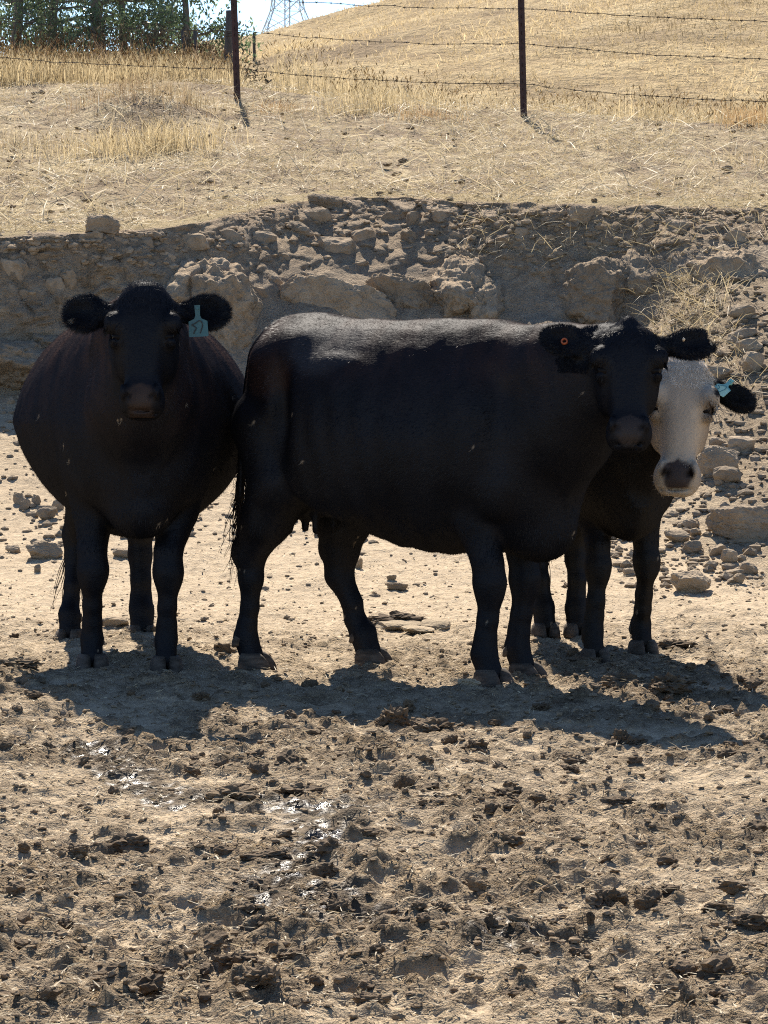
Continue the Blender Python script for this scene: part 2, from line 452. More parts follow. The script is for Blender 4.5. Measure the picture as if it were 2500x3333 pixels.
def build_cow(sp):
    rng = np.random.default_rng(sp['seed'])
    root = thing('cow', sp['label'], 'cow', (*sp['pos'], 0), math.atan2(sp['fwd'][1], sp['fwd'][0]), 'cows standing in the dirt yard')
    g = Field((-1.0, -0.62, -0.01), (1.42, 0.62, 1.55), sp.get('res', 0.0115))
    # trunk
    tr = np.array(sp['trunk'], float); mid = 0.9
    st = np.stack([tr[:, 0], tr[:, 1] - mid, mid - tr[:, 2], tr[:, 3]], 1)
    g.loft(st, (0, 0, mid), ((1, 0, 0), (0, 0, 1), (0, 1, 0)), 0.05, sp.get('n', 2.2), sp.get('pear', 0.12), sp.get('keel', 0.0))
    for e in sp.get('lumps', []): g.ell(*e[:2], k=e[2] if len(e) > 2 else 0.06)
    # legs: chains of joints
    for ch in sp['legs']: g.chain([((x, y, z), r) for x, y, z, r in ch], 0.022)
    for e in sp.get('joints', []): g.ell(e[0], e[1], k=0.03)
    for (x, y, z) in sp.get('teats', []): g.cone((x, y, z + 0.03), (x - 0.004, y, z - 0.055), 0.019, 0.0135, 0.012)
    # neck
    for ch in sp['neck']: g.chain([((x, y, z), r) for x, y, z, r in ch], 0.10)
    for e in sp.get('folds', []): g.cone(e[0], e[1], e[2], e[3], 0.03)
    for e in sp.get('cuts', []): g.ell(e[0], e[1], k=0.06, cut=True)
    # head frame
    H = sp['head']; fw = unit((*H['face'], 0)); up = np.array([0, 0, 1.0]); ph = R(H['pitch'])
    a = -math.cos(ph) * up + math.sin(ph) * fw; nn = math.cos(ph) * fw + math.sin(ph) * up; ss = np.cross(up, fw)   # ss: head's left
    rl = R(H.get('roll', 0)); a, ss = a * math.cos(rl) + ss * math.sin(rl), ss * math.cos(rl) - a * math.sin(rl)
    O = np.array(H['pos'], float); hs = H.get('scale', 1.0); wsx = H.get('wide', 1.0)
    def hp(t, q, w): return O + hs * (t * a + q * nn + w * wsx * ss)
    hst = [(0.035, 0.02, 0.04, 0.045), (0.055, 0.050, 0.08, 0.085), (0.09, 0.072, 0.11, 0.108), (0.14, 0.083, 0.14, 0.117), (0.19, 0.084, 0.155, 0.114), (0.25, 0.080, 0.15, 0.092), (0.31, 0.075, 0.13, 0.075), (0.37, 0.070, 0.105, 0.066), (0.43, 0.064, 0.085, 0.069), (0.475, 0.052, 0.072, 0.064), (0.502, 0.03, 0.05, 0.045)]
    g.loft([(t * hs, f * hs, b * hs, w * hs * wsx) for t, f, b, w in hst], O, (a, nn, ss), 0.05, 2.7)
    hx = (a, nn, ss)
    E = lambda t, q, w, r, k=0.02, cut=False, ax=hx: g.ell(hp(t, q, w), np.array(r) * hs, k, ax, cut)
    mz = H.get('muz', 1.0); E(0.45, 0.026, 0, (0.060, 0.047, 0.071 * mz), 0.04)                       # muzzle pad
    E(0.470, -0.040, 0, (0.040, 0.042, 0.055), 0.025)                    # chin and lower lip
    E(0.455, -0.010, 0.046 * mz, (0.045, 0.05, 0.028 * mz), 0.035); E(0.455, -0.010, -0.046 * mz, (0.045, 0.05, 0.028 * mz), 0.035)   # cheeks of the upper lip
    E(0.058, 0.0, 0, H.get('poll', (0.05, 0.06, 0.085)), 0.04)           # poll
    for sd in (-1, 1):
        E(0.172, 0.054, 0.107 * sd, (0.042, 0.044, 0.036), 0.03)         # brow
        E(0.215, 0.050, 0.118 * sd, (0.022, 0.026, 0.016), 0.012, True)  # eye socket
        E(0.186, 0.048, 0.114 * sd, (0.013, 0.034, 0.017), 0.016)        # upper lid
        E(0.24, 0.035, 0.104 * sd, (0.016, 0.034, 0.018), 0.015)         # lower lid
        E(0.25, -0.07, 0.076 * sd, (0.09, 0.070, 0.030), 0.05)           # jaw muscle
        ax2 = (unit(a * 0.8 + ss * sd * -0.35 + nn * 0.3), nn, None); n2 = unit(nn - ax2[0] * (nn @ ax2[0])); ax2 = (ax2[0], n2, np.cross(ax2[0], n2))
        E(0.448, 0.085, 0.047 * sd, (0.022, 0.024, 0.0125), 0.010, True, ax2)   # nostril
        E(0.430, 0.070, 0.062 * sd, (0.030, 0.022, 0.012), 0.015)         # nostril wing
    E(0.497, 0.020, 0, (0.0045, 0.060, 0.058), 0.006, True)              # mouth line
    # ears
    ears = []
    for sd, ed in ((1, H['ear_l']), (-1, H['ear_r'])):
        d = unit(ed['dir'][0] * ss + ed['dir'][1] * -a * 1.0 + ed['dir'][2] * nn)     # along the ear
        f = unit(nn * ed.get('front', 1.0) - a * ed.get('tilt', 0.0)); f = unit(f - d * (f @ d)); wv = np.cross(f, d)
        B = hp(0.105, -0.03, 0.096 * sd); L = ed.get('len', 0.17); W = ed.get('wid', 0.062)
        g.cone(B - d * 0.02, B + d * 0.06, 0.034, 0.030, 0.03)
        g.ell(B + d * (0.050 + L * 0.46), (L * 0.48, W, 0.027), 0.025, (d, wv, f)); g.ell(B + d * (0.05 + L * 0.72), (L * 0.34, W * 0.66, 0.020), 0.03, (d, wv, f))
        g.ell(B + d * (0.055 + L * 0.5) + f * 0.030, (L * 0.36, W * 0.62, 0.015), 0.014, (d, wv, f), True)
        for (al, ac, rr) in ed.get('notch', []): g.ell(B + d * (0.045 + L * al) + wv * W * ac, (rr, rr, 0.06), 0.01, (d, wv, f), True)
        ears.append((B, d, wv, f, L, W))
    # small unevenness of the flesh
    X, Y, Z = np.meshgrid(*g.ax, indexing='ij', sparse=True)
    near = np.argwhere(np.abs(g.D) < 0.03)
    px = g.lo + near * g.res
    nz = (vnoise3(px[:, 0] * 5, px[:, 1] * 5, px[:, 2] * 5, sp['seed']) - 0.5) * 0.008 + (vnoise3(px[:, 0] * 19, px[:, 1] * 19, px[:, 2] * 15, sp['seed'] + 3) - 0.5) * 0.005
    nz += 0.0022 * np.sin(px[:, 0] * 62 + px[:, 2] * 9) * sstep(-0.35, -0.15, px[:, 0]) * sstep(0.38, 0.2, px[:, 0]) * sstep(1.15, 0.95, px[:, 2]) * 1.2   # ribs
    # keep the face crisp
    hd = np.linalg.norm(px - hp(0.25, 0, 0), axis=1); nz *= sstep(0.22, 0.36, hd)
    g.D[near[:, 0], near[:, 1], near[:, 2]] += nz
    V, Q = g.mesh()
    N, fn = vert_normals(V, Q)
    if (np.sum(fn * N[Q[:, 0]], 1) < 0).mean() > 0.5 or (N * (V - V.mean(0))).sum(1).mean() < 0:
        Q = Q[:, ::-1]; N, fn = vert_normals(V, Q)
    # regions, natural coat colour and any painted sunlit patch
    P = (V - O) / hs; t = P @ a; q = P @ nn; w = P @ ss / wsx
    wl_ = np.interp(t, [0.0, 0.06, 0.1, 0.2, 0.3, 0.5], [0.11, 0.122, 0.130, 0.15, 0.13, 0.125])
    is_head = (t > -0.03) & (t < 0.56) & (np.abs(w) < wl_) & (q > -0.17 - 0.0 * t) & (q < 0.16)
    is_ear = np.zeros(len(V), bool); ear_u = np.zeros(len(V))
    for (B, d, wv, f, L, W) in ears:
        r = V - B; al = r @ d; m = (al > 0.03) & (al < L + 0.09) & (np.abs(r @ wv) < W + 0.03) & (np.abs(r @ f) < 0.07); is_ear |= m; ear_u = np.where(m, al / L, ear_u)
    is_head &= ~is_ear
    f1 = vnoise3(V[:, 0] * 5, V[:, 1] * 5, V[:, 2] * 5, 3); f2 = vnoise3(V[:, 0] * 16, V[:, 1] * 16, V[:, 2] * 9, 8)
    black = np.array(sp.get('black', (0.0066, 0.0068, 0.0088))); brown = np.array(sp.get('brown', (0.029, 0.017, 0.0135)))
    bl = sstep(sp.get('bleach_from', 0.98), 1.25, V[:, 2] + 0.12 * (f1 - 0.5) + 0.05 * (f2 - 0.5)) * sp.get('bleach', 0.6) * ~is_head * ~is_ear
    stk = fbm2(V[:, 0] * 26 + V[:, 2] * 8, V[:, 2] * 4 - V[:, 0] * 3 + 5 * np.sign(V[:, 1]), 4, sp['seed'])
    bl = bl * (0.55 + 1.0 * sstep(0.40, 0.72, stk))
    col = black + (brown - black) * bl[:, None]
    col = col * (0.8 + 0.4 * f2)[:, None]
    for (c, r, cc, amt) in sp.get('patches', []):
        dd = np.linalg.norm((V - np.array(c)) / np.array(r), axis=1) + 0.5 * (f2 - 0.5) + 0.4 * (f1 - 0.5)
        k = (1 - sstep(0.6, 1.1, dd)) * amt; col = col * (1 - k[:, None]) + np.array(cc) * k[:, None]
    if sp.get('white_face'):
        wf = is_head & (q > -0.09) 
        edge = sstep(0.0, 0.05, t + 0.03 * (f2 - 0.5)) * sstep(-0.12, -0.05, q + 0.04 * (f1 - 0.5))
        k = np.where(wf, edge, 0) * (1 - sstep(0.112, 0.128, np.abs(w)) * (t < 0.17))
        wc = np.array((0.40, 0.345, 0.27)) * (0.86 + 0.28 * f2)[:, None]
        wc = wc * (0.80 + 0.36 * f1)[:, None]
        wc = wc + (np.array((0.24, 0.165, 0.10)) - wc) * (0.5 * sstep(0.07, 0.11, np.abs(w)) * sstep(0.2, 0.3, t))[:, None]
        col = col * (1 - k[:, None]) + wc * k[:, None]
        ew = np.exp(-(((t - 0.215) / 0.030) ** 2 + ((np.abs(w) - 0.113) / 0.022) ** 2)); ew = np.clip(ew * 1.3, 0, 1) * is_head
        col = col * (1 - ew[:, None]) + np.array((0.03, 0.02, 0.016)) * ew[:, None]
    # bare nose leather
    half = np.interp(t, [0.402, 0.415, 0.44, 0.465, 0.49, 0.508], [0.010, 0.044, 0.058, 0.050, 0.040, 0.026]) * H.get('nose_w', 1.0) + 0.006 * (f2 - 0.5)
    nk = sstep(-0.006, 0.012, half - np.abs(w)) * sstep(0.035, 0.055, q) * (t > 0.40) * (t < 0.515) * is_head
    if H.get('low_nose'): nk = np.maximum(nk, sstep(0.0, 0.012, 0.05 - np.abs(w)) * (t > 0.47) * (q > 0.0) * is_head * 0.8)
    col = col * (1 - nk[:, None]) + (np.array(H['nose']) * (0.8 + 0.4 * f2)[:, None]) * nk[:, None]
    nd = np.min([np.linalg.norm((P - (0.448 * a + 0.078 * nn + sd * 0.047 * wsx * ss)), axis=1) for sd in (-1, 1)], 0)
    kk = (1 - sstep(0.012, 0.022, nd))[:, None]; col = col * (1 - kk) + np.array((0.006, 0.004, 0.004)) * kk
    # flecks of dust and chaff caught in the coat
    fl = (rng.random(len(V)) < 0.0008) & ~is_head; col[fl] = (0.22, 0.18, 0.13)
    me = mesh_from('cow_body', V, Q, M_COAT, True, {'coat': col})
    body = link('body', me, root)
    # hair
    ar = np.linalg.norm(fn, axis=1); nh = sp.get('hairs', 90000)
    wgt = ar.copy(); fh = is_ear[Q[:, 0]]; fhd = is_head[Q[:, 0]]; wgt[fh] *= 14.0; wgt[fhd] *= 3.5 if sp.get('white_face') else 2.2
    wgt[nk[Q[:, 0]] > 0.3] = 0
    pf = rng.choice(len(Q), nh, p=wgt / wgt.sum()); uu = rng.random((nh, 2))[:, :, None]
    A0, A1, A2, A3 = (V[Q[pf, i]] for i in range(4))
    roots = (A0 * (1 - uu[:, 0]) + A1 * uu[:, 0]) * (1 - uu[:, 1]) + (A3 * (1 - uu[:, 0]) + A2 * uu[:, 0]) * uu[:, 1]
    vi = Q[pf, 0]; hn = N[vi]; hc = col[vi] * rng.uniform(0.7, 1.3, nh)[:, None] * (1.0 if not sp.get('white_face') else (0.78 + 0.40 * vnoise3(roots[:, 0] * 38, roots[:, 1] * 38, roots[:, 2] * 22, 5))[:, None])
    flow = np.tile(np.array([-0.75, 0.0, -0.55]), (nh, 1))
    low = roots[:, 2] < 0.62; flow[low] = (-0.15, 0, -1)
    swirl = vnoise3(roots[:, 0] * 3, roots[:, 1] * 3, roots[:, 2] * 3, 21)[:, None] - 0.5
    flow = flow + swirl * np.array([0.5, 0, 1.2])
    hm = is_head[vi]; flow[hm] = a * 1.0 + ss[None] * (w[vi][hm][:, None] * 5.0)
    tuft = hm & (t[vi] < 0.13); flow[tuft] = (a * 0.5 + nn * 0.5)[None] + ss[None] * (w[vi][tuft][:, None] * 6.0)
    crown = hm & (t[vi] < 0.06); flow[crown] = -a + ss[None] * (w[vi][crown][:, None] * 8.0)
    em = is_ear[vi]
    for (B, d, wv, f, L, W) in ears:
        m = em & (np.abs((roots - B) @ d) < 0.35) & (np.sign((roots - O) @ ss) == np.sign(d @ ss)); r = roots[m] - B
        flow[m] = d * 0.6 + wv[None] * ((r @ wv) / W)[:, None] * 1.1
    ln = np.full(nh, sp.get('hair_len', 0.017)); ln[hm] = 0.017 if sp.get('white_face') else 0.014; ln[tuft] = H.get('tuft', 0.026); ln[crown] = H.get('tuft', 0.026); flow[tuft] += rng.normal(0, 0.45, (tuft.sum(), 3)); hc[tuft] *= 1.8; hc[crown] *= 1.5  # forelock and poll hair coloured lighter so it seems to catch the sun
    edge_e = em & (np.abs(hn @ nn) < 0.75); ln[em] = sp.get('ear_hair', 0.014); ln[edge_e] = sp.get('ear_hair', 0.014) * 1.15; legm = (roots[:, 2] < 0.44); ln[legm] = 0.009
    chin = hm & (t[vi] > 0.40); ln[chin] = 0.010
    lift = np.full(nh, 0.34); up_ = sstep(0.95, 1.15, roots[:, 2]) * ~hm * ~em; hc = hc * (1 + 1.6 * up_ * rng.random(nh) ** 2)[:, None]; lift[em] = 0.55; lift[tuft] = 0.3; lift[crown] = 0.35; lift[hm & ~tuft & ~crown] = 0.16 if not sp.get('white_face') else 0.09  # hair high on the trunk is coloured lighter, a painted sheen
    bel = (roots[:, 2] < 0.62) & (roots[:, 2] > 0.42) & (np.abs(hn[:, 2]) > 0.5); ln[bel] = 0.016; lift[bel] = 0.3
    wd = np.where(em | crown, 0.0011, np.where(hm, 0.0017, 0.0024))
    hv, hq, ht = blades(roots, hn, flow, ln, wd, lift, rng, 0.22)
    long_ = em | hm | bel; H5 = hv.reshape(-1, 5, 3); L5 = H5[long_]; S3 = H5[~long_][:, (0, 1, 4)]
    bl5 = np.arange(len(L5), dtype=np.int32)[:, None] * 5; b3 = len(L5) * 5 + np.arange(len(S3), dtype=np.int32)[:, None] * 3
    hv = np.concatenate([L5.reshape(-1, 3), S3.reshape(-1, 3)]); hcol = np.concatenate([np.repeat(hc[long_], 5, 0), np.repeat(hc[~long_], 3, 0)])
    hme = mesh_from('cow_hair', hv, [bl5 + np.array([[0, 1, 2, 3]], np.int32), np.concatenate([bl5 + np.array([[3, 2, 4]], np.int32), b3 + np.array([[0, 1, 2]], np.int32)])], M_HAIR, True, {'coat': hcol})
    hair = link('coat_hair', hme, root); hair['kind'] = 'stuff'
    # chin bristles
    if sp.get('bristles'):
        k = np.where(is_head & (t > 0.42) & (q < 0.045) & (nk < 0.2) & (N @ nn > -0.5))[0]; k = rng.choice(k, sp['bristles'])
        bv, bq, bt = blades(V[k], N[k], np.tile(a, (len(k), 1)), np.full(len(k), 0.020), 0.0010, np.full(len(k), 0.6), rng, 0.5)
        link('chin_whiskers', mesh_from('chin_whiskers', bv, [bq, bt], M_HAIR, True, {'coat': np.tile((0.55, 0.47, 0.36), (len(bv), 1))}), root)['kind'] = 'stuff'
    # eyes with lashes
    for sd in (-1, 1):
        c = hp(0.217, 0.040, 0.091 * sd); mb = MB(); th = np.linspace(0, np.pi, 9)
        mb.tube([c + ss * sd * (-0.022 * math.cos(x)) for x in th], 0.0225 * np.sin(th) + 1e-4, 14)
        eye = mb.build('eye', M_EYE, root, True)
        lm = MB()
        for i in range(16):
            x = -1 + 2 * i / 15
            p0 = hp(0.196, 0.048 + 0.026 * x, 0.121 * sd)
            dv = unit(ss * sd * 1.0 + a * (0.5 + 0.2 * rng.random()) + nn * (0.35 + 0.5 * x)); 
            lm.tube([p0 - dv * 0.008, p0 + dv * 0.015, p0 + dv * 0.024 + a * 0.009], [0.0011, 0.0009, 0.0003], 3)
        lc = sp.get('lash', (0.006, 0.005, 0.004)); n = lm.n
        lme = lm.mesh('eyelashes', M_HAIR); at = lme.attributes.new('coat', 'FLOAT_COLOR', 'POINT'); at.data.foreach_set('color', np.tile((*lc, 1), n).astype(np.float32))
        link('eyelashes', lme, eye)
    # hooves, one mesh per foot
    for (x, y, toe, sz) in sp['hooves']:
        mb = MB(); hoof_mesh(mb, (x, y, 0.0), R(toe), sz); mb.build('hoof', M_HOOF, root, True)
    # tail with its switch
    T = sp.get('tail')
    if T:
        pts = np.array(T['path'], float); k = np.linspace(0, len(pts) - 1, 24)
        pp = np.stack([smooth_interp(np.arange(len(pts)), pts[:, i], k) for i in range(3)], 1)
        mb = MB(); mb.tube(pp, np.interp(np.linspace(0, 1, 24), [0, 0.2, 1], [0.034, 0.024, 0.012]), 9)
        tm = mb.mesh('tail', M_COAT, True); at = tm.attributes.new('coat', 'FLOAT_COLOR', 'POINT'); at.data.foreach_set('color', np.tile((0.010, 0.008, 0.008, 1), mb.n).astype(np.float32))
        tail = link('tail', tm, root)
        sm = MB(); end = pts[-1]
        for i in range(T.get('strands', 110)):
            s0 = rng.uniform(0.62, 1.0); b0 = pp[int(s0 * 23)]
            L = rng.uniform(0.22, 0.50) * T.get('len', 1.0) * (0.6 + 0.4 * s0)
            sway = np.array([rng.normal(0, 0.03), rng.normal(0, 0.03), 0]) + np.array(T.get('sway', (0, 0, 0)))
            ph_ = rng.random() * 6; kk = np.linspace(0, 1, 9)
            pts_ = b0 + kk[:, None] * np.array([0, 0, -L]) + (kk ** 1.4)[:, None] * sway * L * 3 + (np.sin(kk * 12 + ph_) * 0.008 * kk)[:, None] * np.array([1, 1, 0])
            sm.tube(pts_, np.linspace(0.0035, 0.0007, 9), 4, caps=False)
        sme = sm.mesh('tail_switch', M_HAIR, True); at = sme.attributes.new('coat', 'FLOAT_COLOR', 'POINT'); at.data.foreach_set('color', np.tile((0.018, 0.011, 0.009, 1), sm.n).astype(np.float32))
        link('tail_switch', sme, tail)
    return dict(root=root, O=O, a=a, n=nn, s=ss, ears=ears, hp=hp)

def front_leg(x, y, kx, ky, sx=0.46, sy=0.2, r=1.0, ztop=0.80):
    """shoulder, elbow, knee, cannon, fetlock, pastern down to the hoof at x, y"""
    return [(sx, sy * 0.85, ztop, 0.125 * r), (sx - 0.03 + 0.3 * (kx - sx), sy * 0.8 + 0.2 * (ky - sy), 0.60, 0.090 * r), (kx - 0.005, ky, 0.44, 0.055 * r), (kx + 0.004, ky, 0.365, 0.053 * r), (kx + 0.004, ky, 0.32, 0.045 * r),
            ((kx + x) / 2 - 0.012, (ky + y) / 2, 0.225, 0.038 * r), ((kx + 2 * x) / 3 - 0.024, (ky + 2 * y) / 3, 0.165, 0.039 * r), (x - 0.035, y, 0.105, 0.045 * r), (x - 0.010, y, 0.035, 0.047 * r)]
def hind_leg(x, y, hx, hy, tx=-0.50, ty=0.19, r=1.0, hz=0.40, full=0.0):
    """thigh, stifle, gaskin, hock, cannon, fetlock, pastern"""
    return [(tx, ty * 0.8, 0.92, 0.18 * r), (tx + 0.06, ty, 0.72, 0.145 * r), ((tx + hx) / 2 + 0.03, (ty + hy) / 2, 0.56, 0.085 * r + full), (hx + full * 0.6, hy, hz + 0.03, 0.056 * r + full * 0.55), (hx + 0.012, hy, hz - 0.07, 0.047 * r + full * 0.2),
            ((hx + x) / 2 - 0.005, (hy + y) / 2, 0.22, 0.038 * r), ((hx + 2 * x) / 3 - 0.02, (hy + 2 * y) / 3, 0.16, 0.039 * r), (x - 0.035, y, 0.105, 0.047 * r), (x - 0.008, y, 0.035, 0.048 * r)]
def to_cow(pos, fwd, x, y):
    """yard coordinates seen in a cow's own frame"""
    rx, ry = x - pos[0], y - pos[1]; return rx * fwd[0] + ry * fwd[1], -rx * fwd[1] + ry * fwd[0]

FIFTY_SEVEN = [[(-0.012, -0.058), (-0.024, -0.063), (-0.012, -0.070), (-0.008, -0.078), (-0.016, -0.090), (-0.018, -0.098)],
               [(-0.012, -0.058), (-0.002, -0.052), (0.006, -0.048), (0.014, -0.052), (0.017, -0.066), (0.012, -0.082), (0.006, -0.097)]]

# --- the cow on the left, facing us
PA, FA = (-0.982, 14.05), (0.095, -0.9955)
a_fr, a_fl, a_hl, a_hr = [to_cow(PA, FA, x, y) for x, y in ((-1.115, 13.52), (-0.826, 13.44), (-1.005, 14.70), (-1.29, 14.52))]
SPEC_A = dict(seed=11, pos=PA, fwd=FA, label='black cow on the left facing the camera, round belly, teal numbered tag in one ear', bleach=0.72, bleach_from=0.80, ear_hair=0.021,
    trunk=[(-0.80, 1.08, 0.86, 0.05), (-0.74, 1.22, 0.72, 0.17), (-0.58, 1.34, 0.60, 0.29), (-0.30, 1.375, 0.52, 0.42), (0.0, 1.365, 0.47, 0.482), (0.22, 1.36, 0.475, 0.460), (0.45, 1.375, 0.50, 0.355), (0.62, 1.32, 0.52, 0.285), (0.74, 1.20, 0.56, 0.20), (0.82, 1.06, 0.68, 0.07)],
    pear=0.13, keel=0.20, n=2.08,
    lumps=[((0.52, 0.205, 0.93), (0.15, 0.095, 0.24), 0.04), ((0.52, -0.205, 0.93), (0.15, 0.095, 0.24), 0.04), ((0.60, 0.17, 0.74), (0.09, 0.075, 0.11), 0.035), ((0.60, -0.17, 0.74), (0.09, 0.075, 0.11), 0.035), ((0.68, 0, 0.60), (0.12, 0.10, 0.09))],
    legs=[front_leg(*a_fl, a_fl[0] - 0.03, a_fl[1] + 0.008, 0.50, 0.205, 0.92), front_leg(*a_fr, a_fr[0], a_fr[1] + 0.0, 0.48, -0.225, 0.92), hind_leg(*a_hl, a_hl[0] - 0.09, a_hl[1] - 0.005), hind_leg(*a_hr, a_hr[0] - 0.12, a_hr[1] + 0.025, -0.50, -0.16, 0.86)],
    joints=[((a_fl[0] - 0.02, a_fl[1] + 0.006, 0.365), (0.044, 0.049, 0.065)), ((a_fr[0] + 0.01, a_fr[1] + 0.008, 0.365), (0.044, 0.049, 0.065)), ((a_hl[0] - 0.13, a_hl[1], 0.43), (0.028, 0.026, 0.05)), ((a_hr[0] - 0.16, a_hr[1] + 0.02, 0.43), (0.026, 0.022, 0.05))],
    neck=[[(0.50, 0, 1.15, 0.19), (0.78, 0, 1.25, 0.155), (0.96, 0.01, 1.32, 0.105)], [(0.62, 0, 0.88, 0.21), (0.80, 0, 1.02, 0.17), (0.94, 0.01, 1.16, 0.12)]],
    folds=[((0.78, 0.05, 1.02), (0.76, 0.08, 0.74), 0.03, 0.03), ((0.78, -0.05, 1.02), (0.76, -0.08, 0.74), 0.03, 0.03)],
    hooves=[(*a_fl, 4, 0.95), (*a_fr, -2, 0.95), (*a_hl, 8, 0.92), (*a_hr, -12, 0.92)],
    head=dict(pos=(1.045, 0.012, 1.462), face=(0.99, -0.14), pitch=17, nose=(0.036, 0.024, 0.018), low_nose=True, wide=1.0, poll=(0.058, 0.07, 0.082), tuft=0.022,
        ear_l=dict(dir=(1.0, 0.04, -0.12), len=0.150, wid=0.064), ear_r=dict(dir=(-1.0, 0.0, -0.12), len=0.150, wid=0.066)),
    tail=dict(path=[(-0.74, -0.01, 1.20), (-0.83, -0.02, 1.06), (-0.84, -0.08, 0.8), (-0.76, -0.215, 0.60), (-0.70, -0.25, 0.50)], sway=(0.0, -0.03, 0), strands=70))
SPEC_B = dict(seed=23, pos=(0.09, 13.34), fwd=(0.84, -0.5426), label='black cow in the middle standing side-on, head turned to camera, orange button in ear', bleach=0.55,
    trunk=[(-0.665, 1.08, 0.84, 0.05), (-0.64, 1.235, 0.72, 0.15), (-0.56, 1.325, 0.74, 0.24), (-0.42, 1.345, 0.665, 0.31), (-0.20, 1.325, 0.545, 0.365), (0.0, 1.325, 0.475, 0.39), (0.18, 1.33, 0.455, 0.38), (0.36, 1.32, 0.465, 0.325), (0.52, 1.26, 0.465, 0.265), (0.64, 1.14, 0.485, 0.19), (0.72, 0.98, 0.59, 0.07)],
    pear=0.08, keel=0.10, n=2.05,
    lumps=[((-0.42, 0.20, 1.17), (0.12, 0.08, 0.08), 0.12), ((-0.42, -0.20, 1.17), (0.12, 0.08, 0.08), 0.12), ((0.40, -0.225, 0.92), (0.15, 0.115, 0.25), 0.045), ((0.40, 0.225, 0.92), (0.15, 0.115, 0.25), 0.045), ((0.50, -0.20, 0.72), (0.09, 0.08, 0.12), 0.04), ((-0.47, -0.215, 1.16), (0.06, 0.05, 0.05), 0.06), ((0.58, 0, 0.555), (0.12, 0.10, 0.10)),
           ((-0.43, -0.03, 0.665), (0.13, 0.13, 0.105)), ((-0.46, -0.15, 0.92), (0.14, 0.11, 0.25)), ((-0.15, -0.27, 0.88), (0.24, 0.095, 0.28), 0.12)],
    legs=[front_leg(0.452, 0.10, 0.44, 0.11, 0.44, 0.20, 1.0), front_leg(0.474, -0.17, 0.455, -0.165, 0.42, -0.205, 1.0), hind_leg(-0.315, 0.225, -0.455, 0.20, -0.44, 0.19, 1.04, 0.40, 0.030), hind_leg(-0.605, -0.152, -0.625, -0.155, -0.50, -0.18, 0.94, 0.40, 0.016)],
    joints=[((0.458, -0.165, 0.365), (0.052, 0.048, 0.065)), ((0.445, 0.11, 0.365), (0.052, 0.048, 0.065)), ((-0.665, -0.155, 0.44), (0.032, 0.026, 0.055)), ((-0.505, 0.20, 0.44), (0.032, 0.026, 0.055))],
    teats=[(-0.47, -0.10, 0.575), (-0.43, -0.05, 0.58), (-0.355, -0.09, 0.575), (-0.36, 0.04, 0.58)],
    neck=[[(0.42, 0, 1.09, 0.20), (0.70, -0.06, 1.13, 0.165), (0.95, -0.15, 1.20, 0.12)], [(0.50, 0, 0.82, 0.22), (0.70, -0.05, 0.94, 0.18), (0.90, -0.13, 1.06, 0.125)]],
    folds=[((0.50, -0.19, 1.16), (0.55, -0.18, 0.80), 0.035, 0.045)],
    cuts=[((-0.365, -0.43, 0.98), (0.065, 0.16, 0.25))],
    hooves=[(0.452, 0.10, 0, 1.0), (0.474, -0.17, -22, 1.04), (-0.315, 0.225, 6, 1.0), (-0.605, -0.152, 12, 1.0)],
    patches=[((-0.20, -0.20, 1.22), (0.22, 0.30, 0.10), (0.050, 0.050, 0.053), 0.45), ((-0.48, -0.22, 1.14), (0.20, 0.2, 0.10), (0.034, 0.019, 0.015), 0.6), ((0.69, -0.10, 0.80), (0.025, 0.05, 0.025), (0.10, 0.055, 0.045), 0.9)],  # grey one paints a highlight of sunlit hair; the others are coat marks
    head=dict(pos=(1.045, -0.185, 1.335), face=(0.50, -0.866), pitch=19, nose=(0.032, 0.026, 0.024), poll=(0.070, 0.050, 0.036), tuft=0.018, wide=1.03, scale=0.95,
        ear_l=dict(dir=(1.0, 0.14, -0.10), len=0.165, wid=0.058, notch=[(1.0, 0.25, 0.022)]), ear_r=dict(dir=(-1.0, 0.24, -0.10), len=0.165, wid=0.056)),
    tail=dict(path=[(-0.62, 0.0, 1.27), (-0.705, 0.0, 1.18), (-0.725, -0.02, 1.0), (-0.735, -0.04, 0.80), (-0.735, -0.05, 0.62)], sway=(-0.05, 0.02, 0), strands=70, len=0.85))
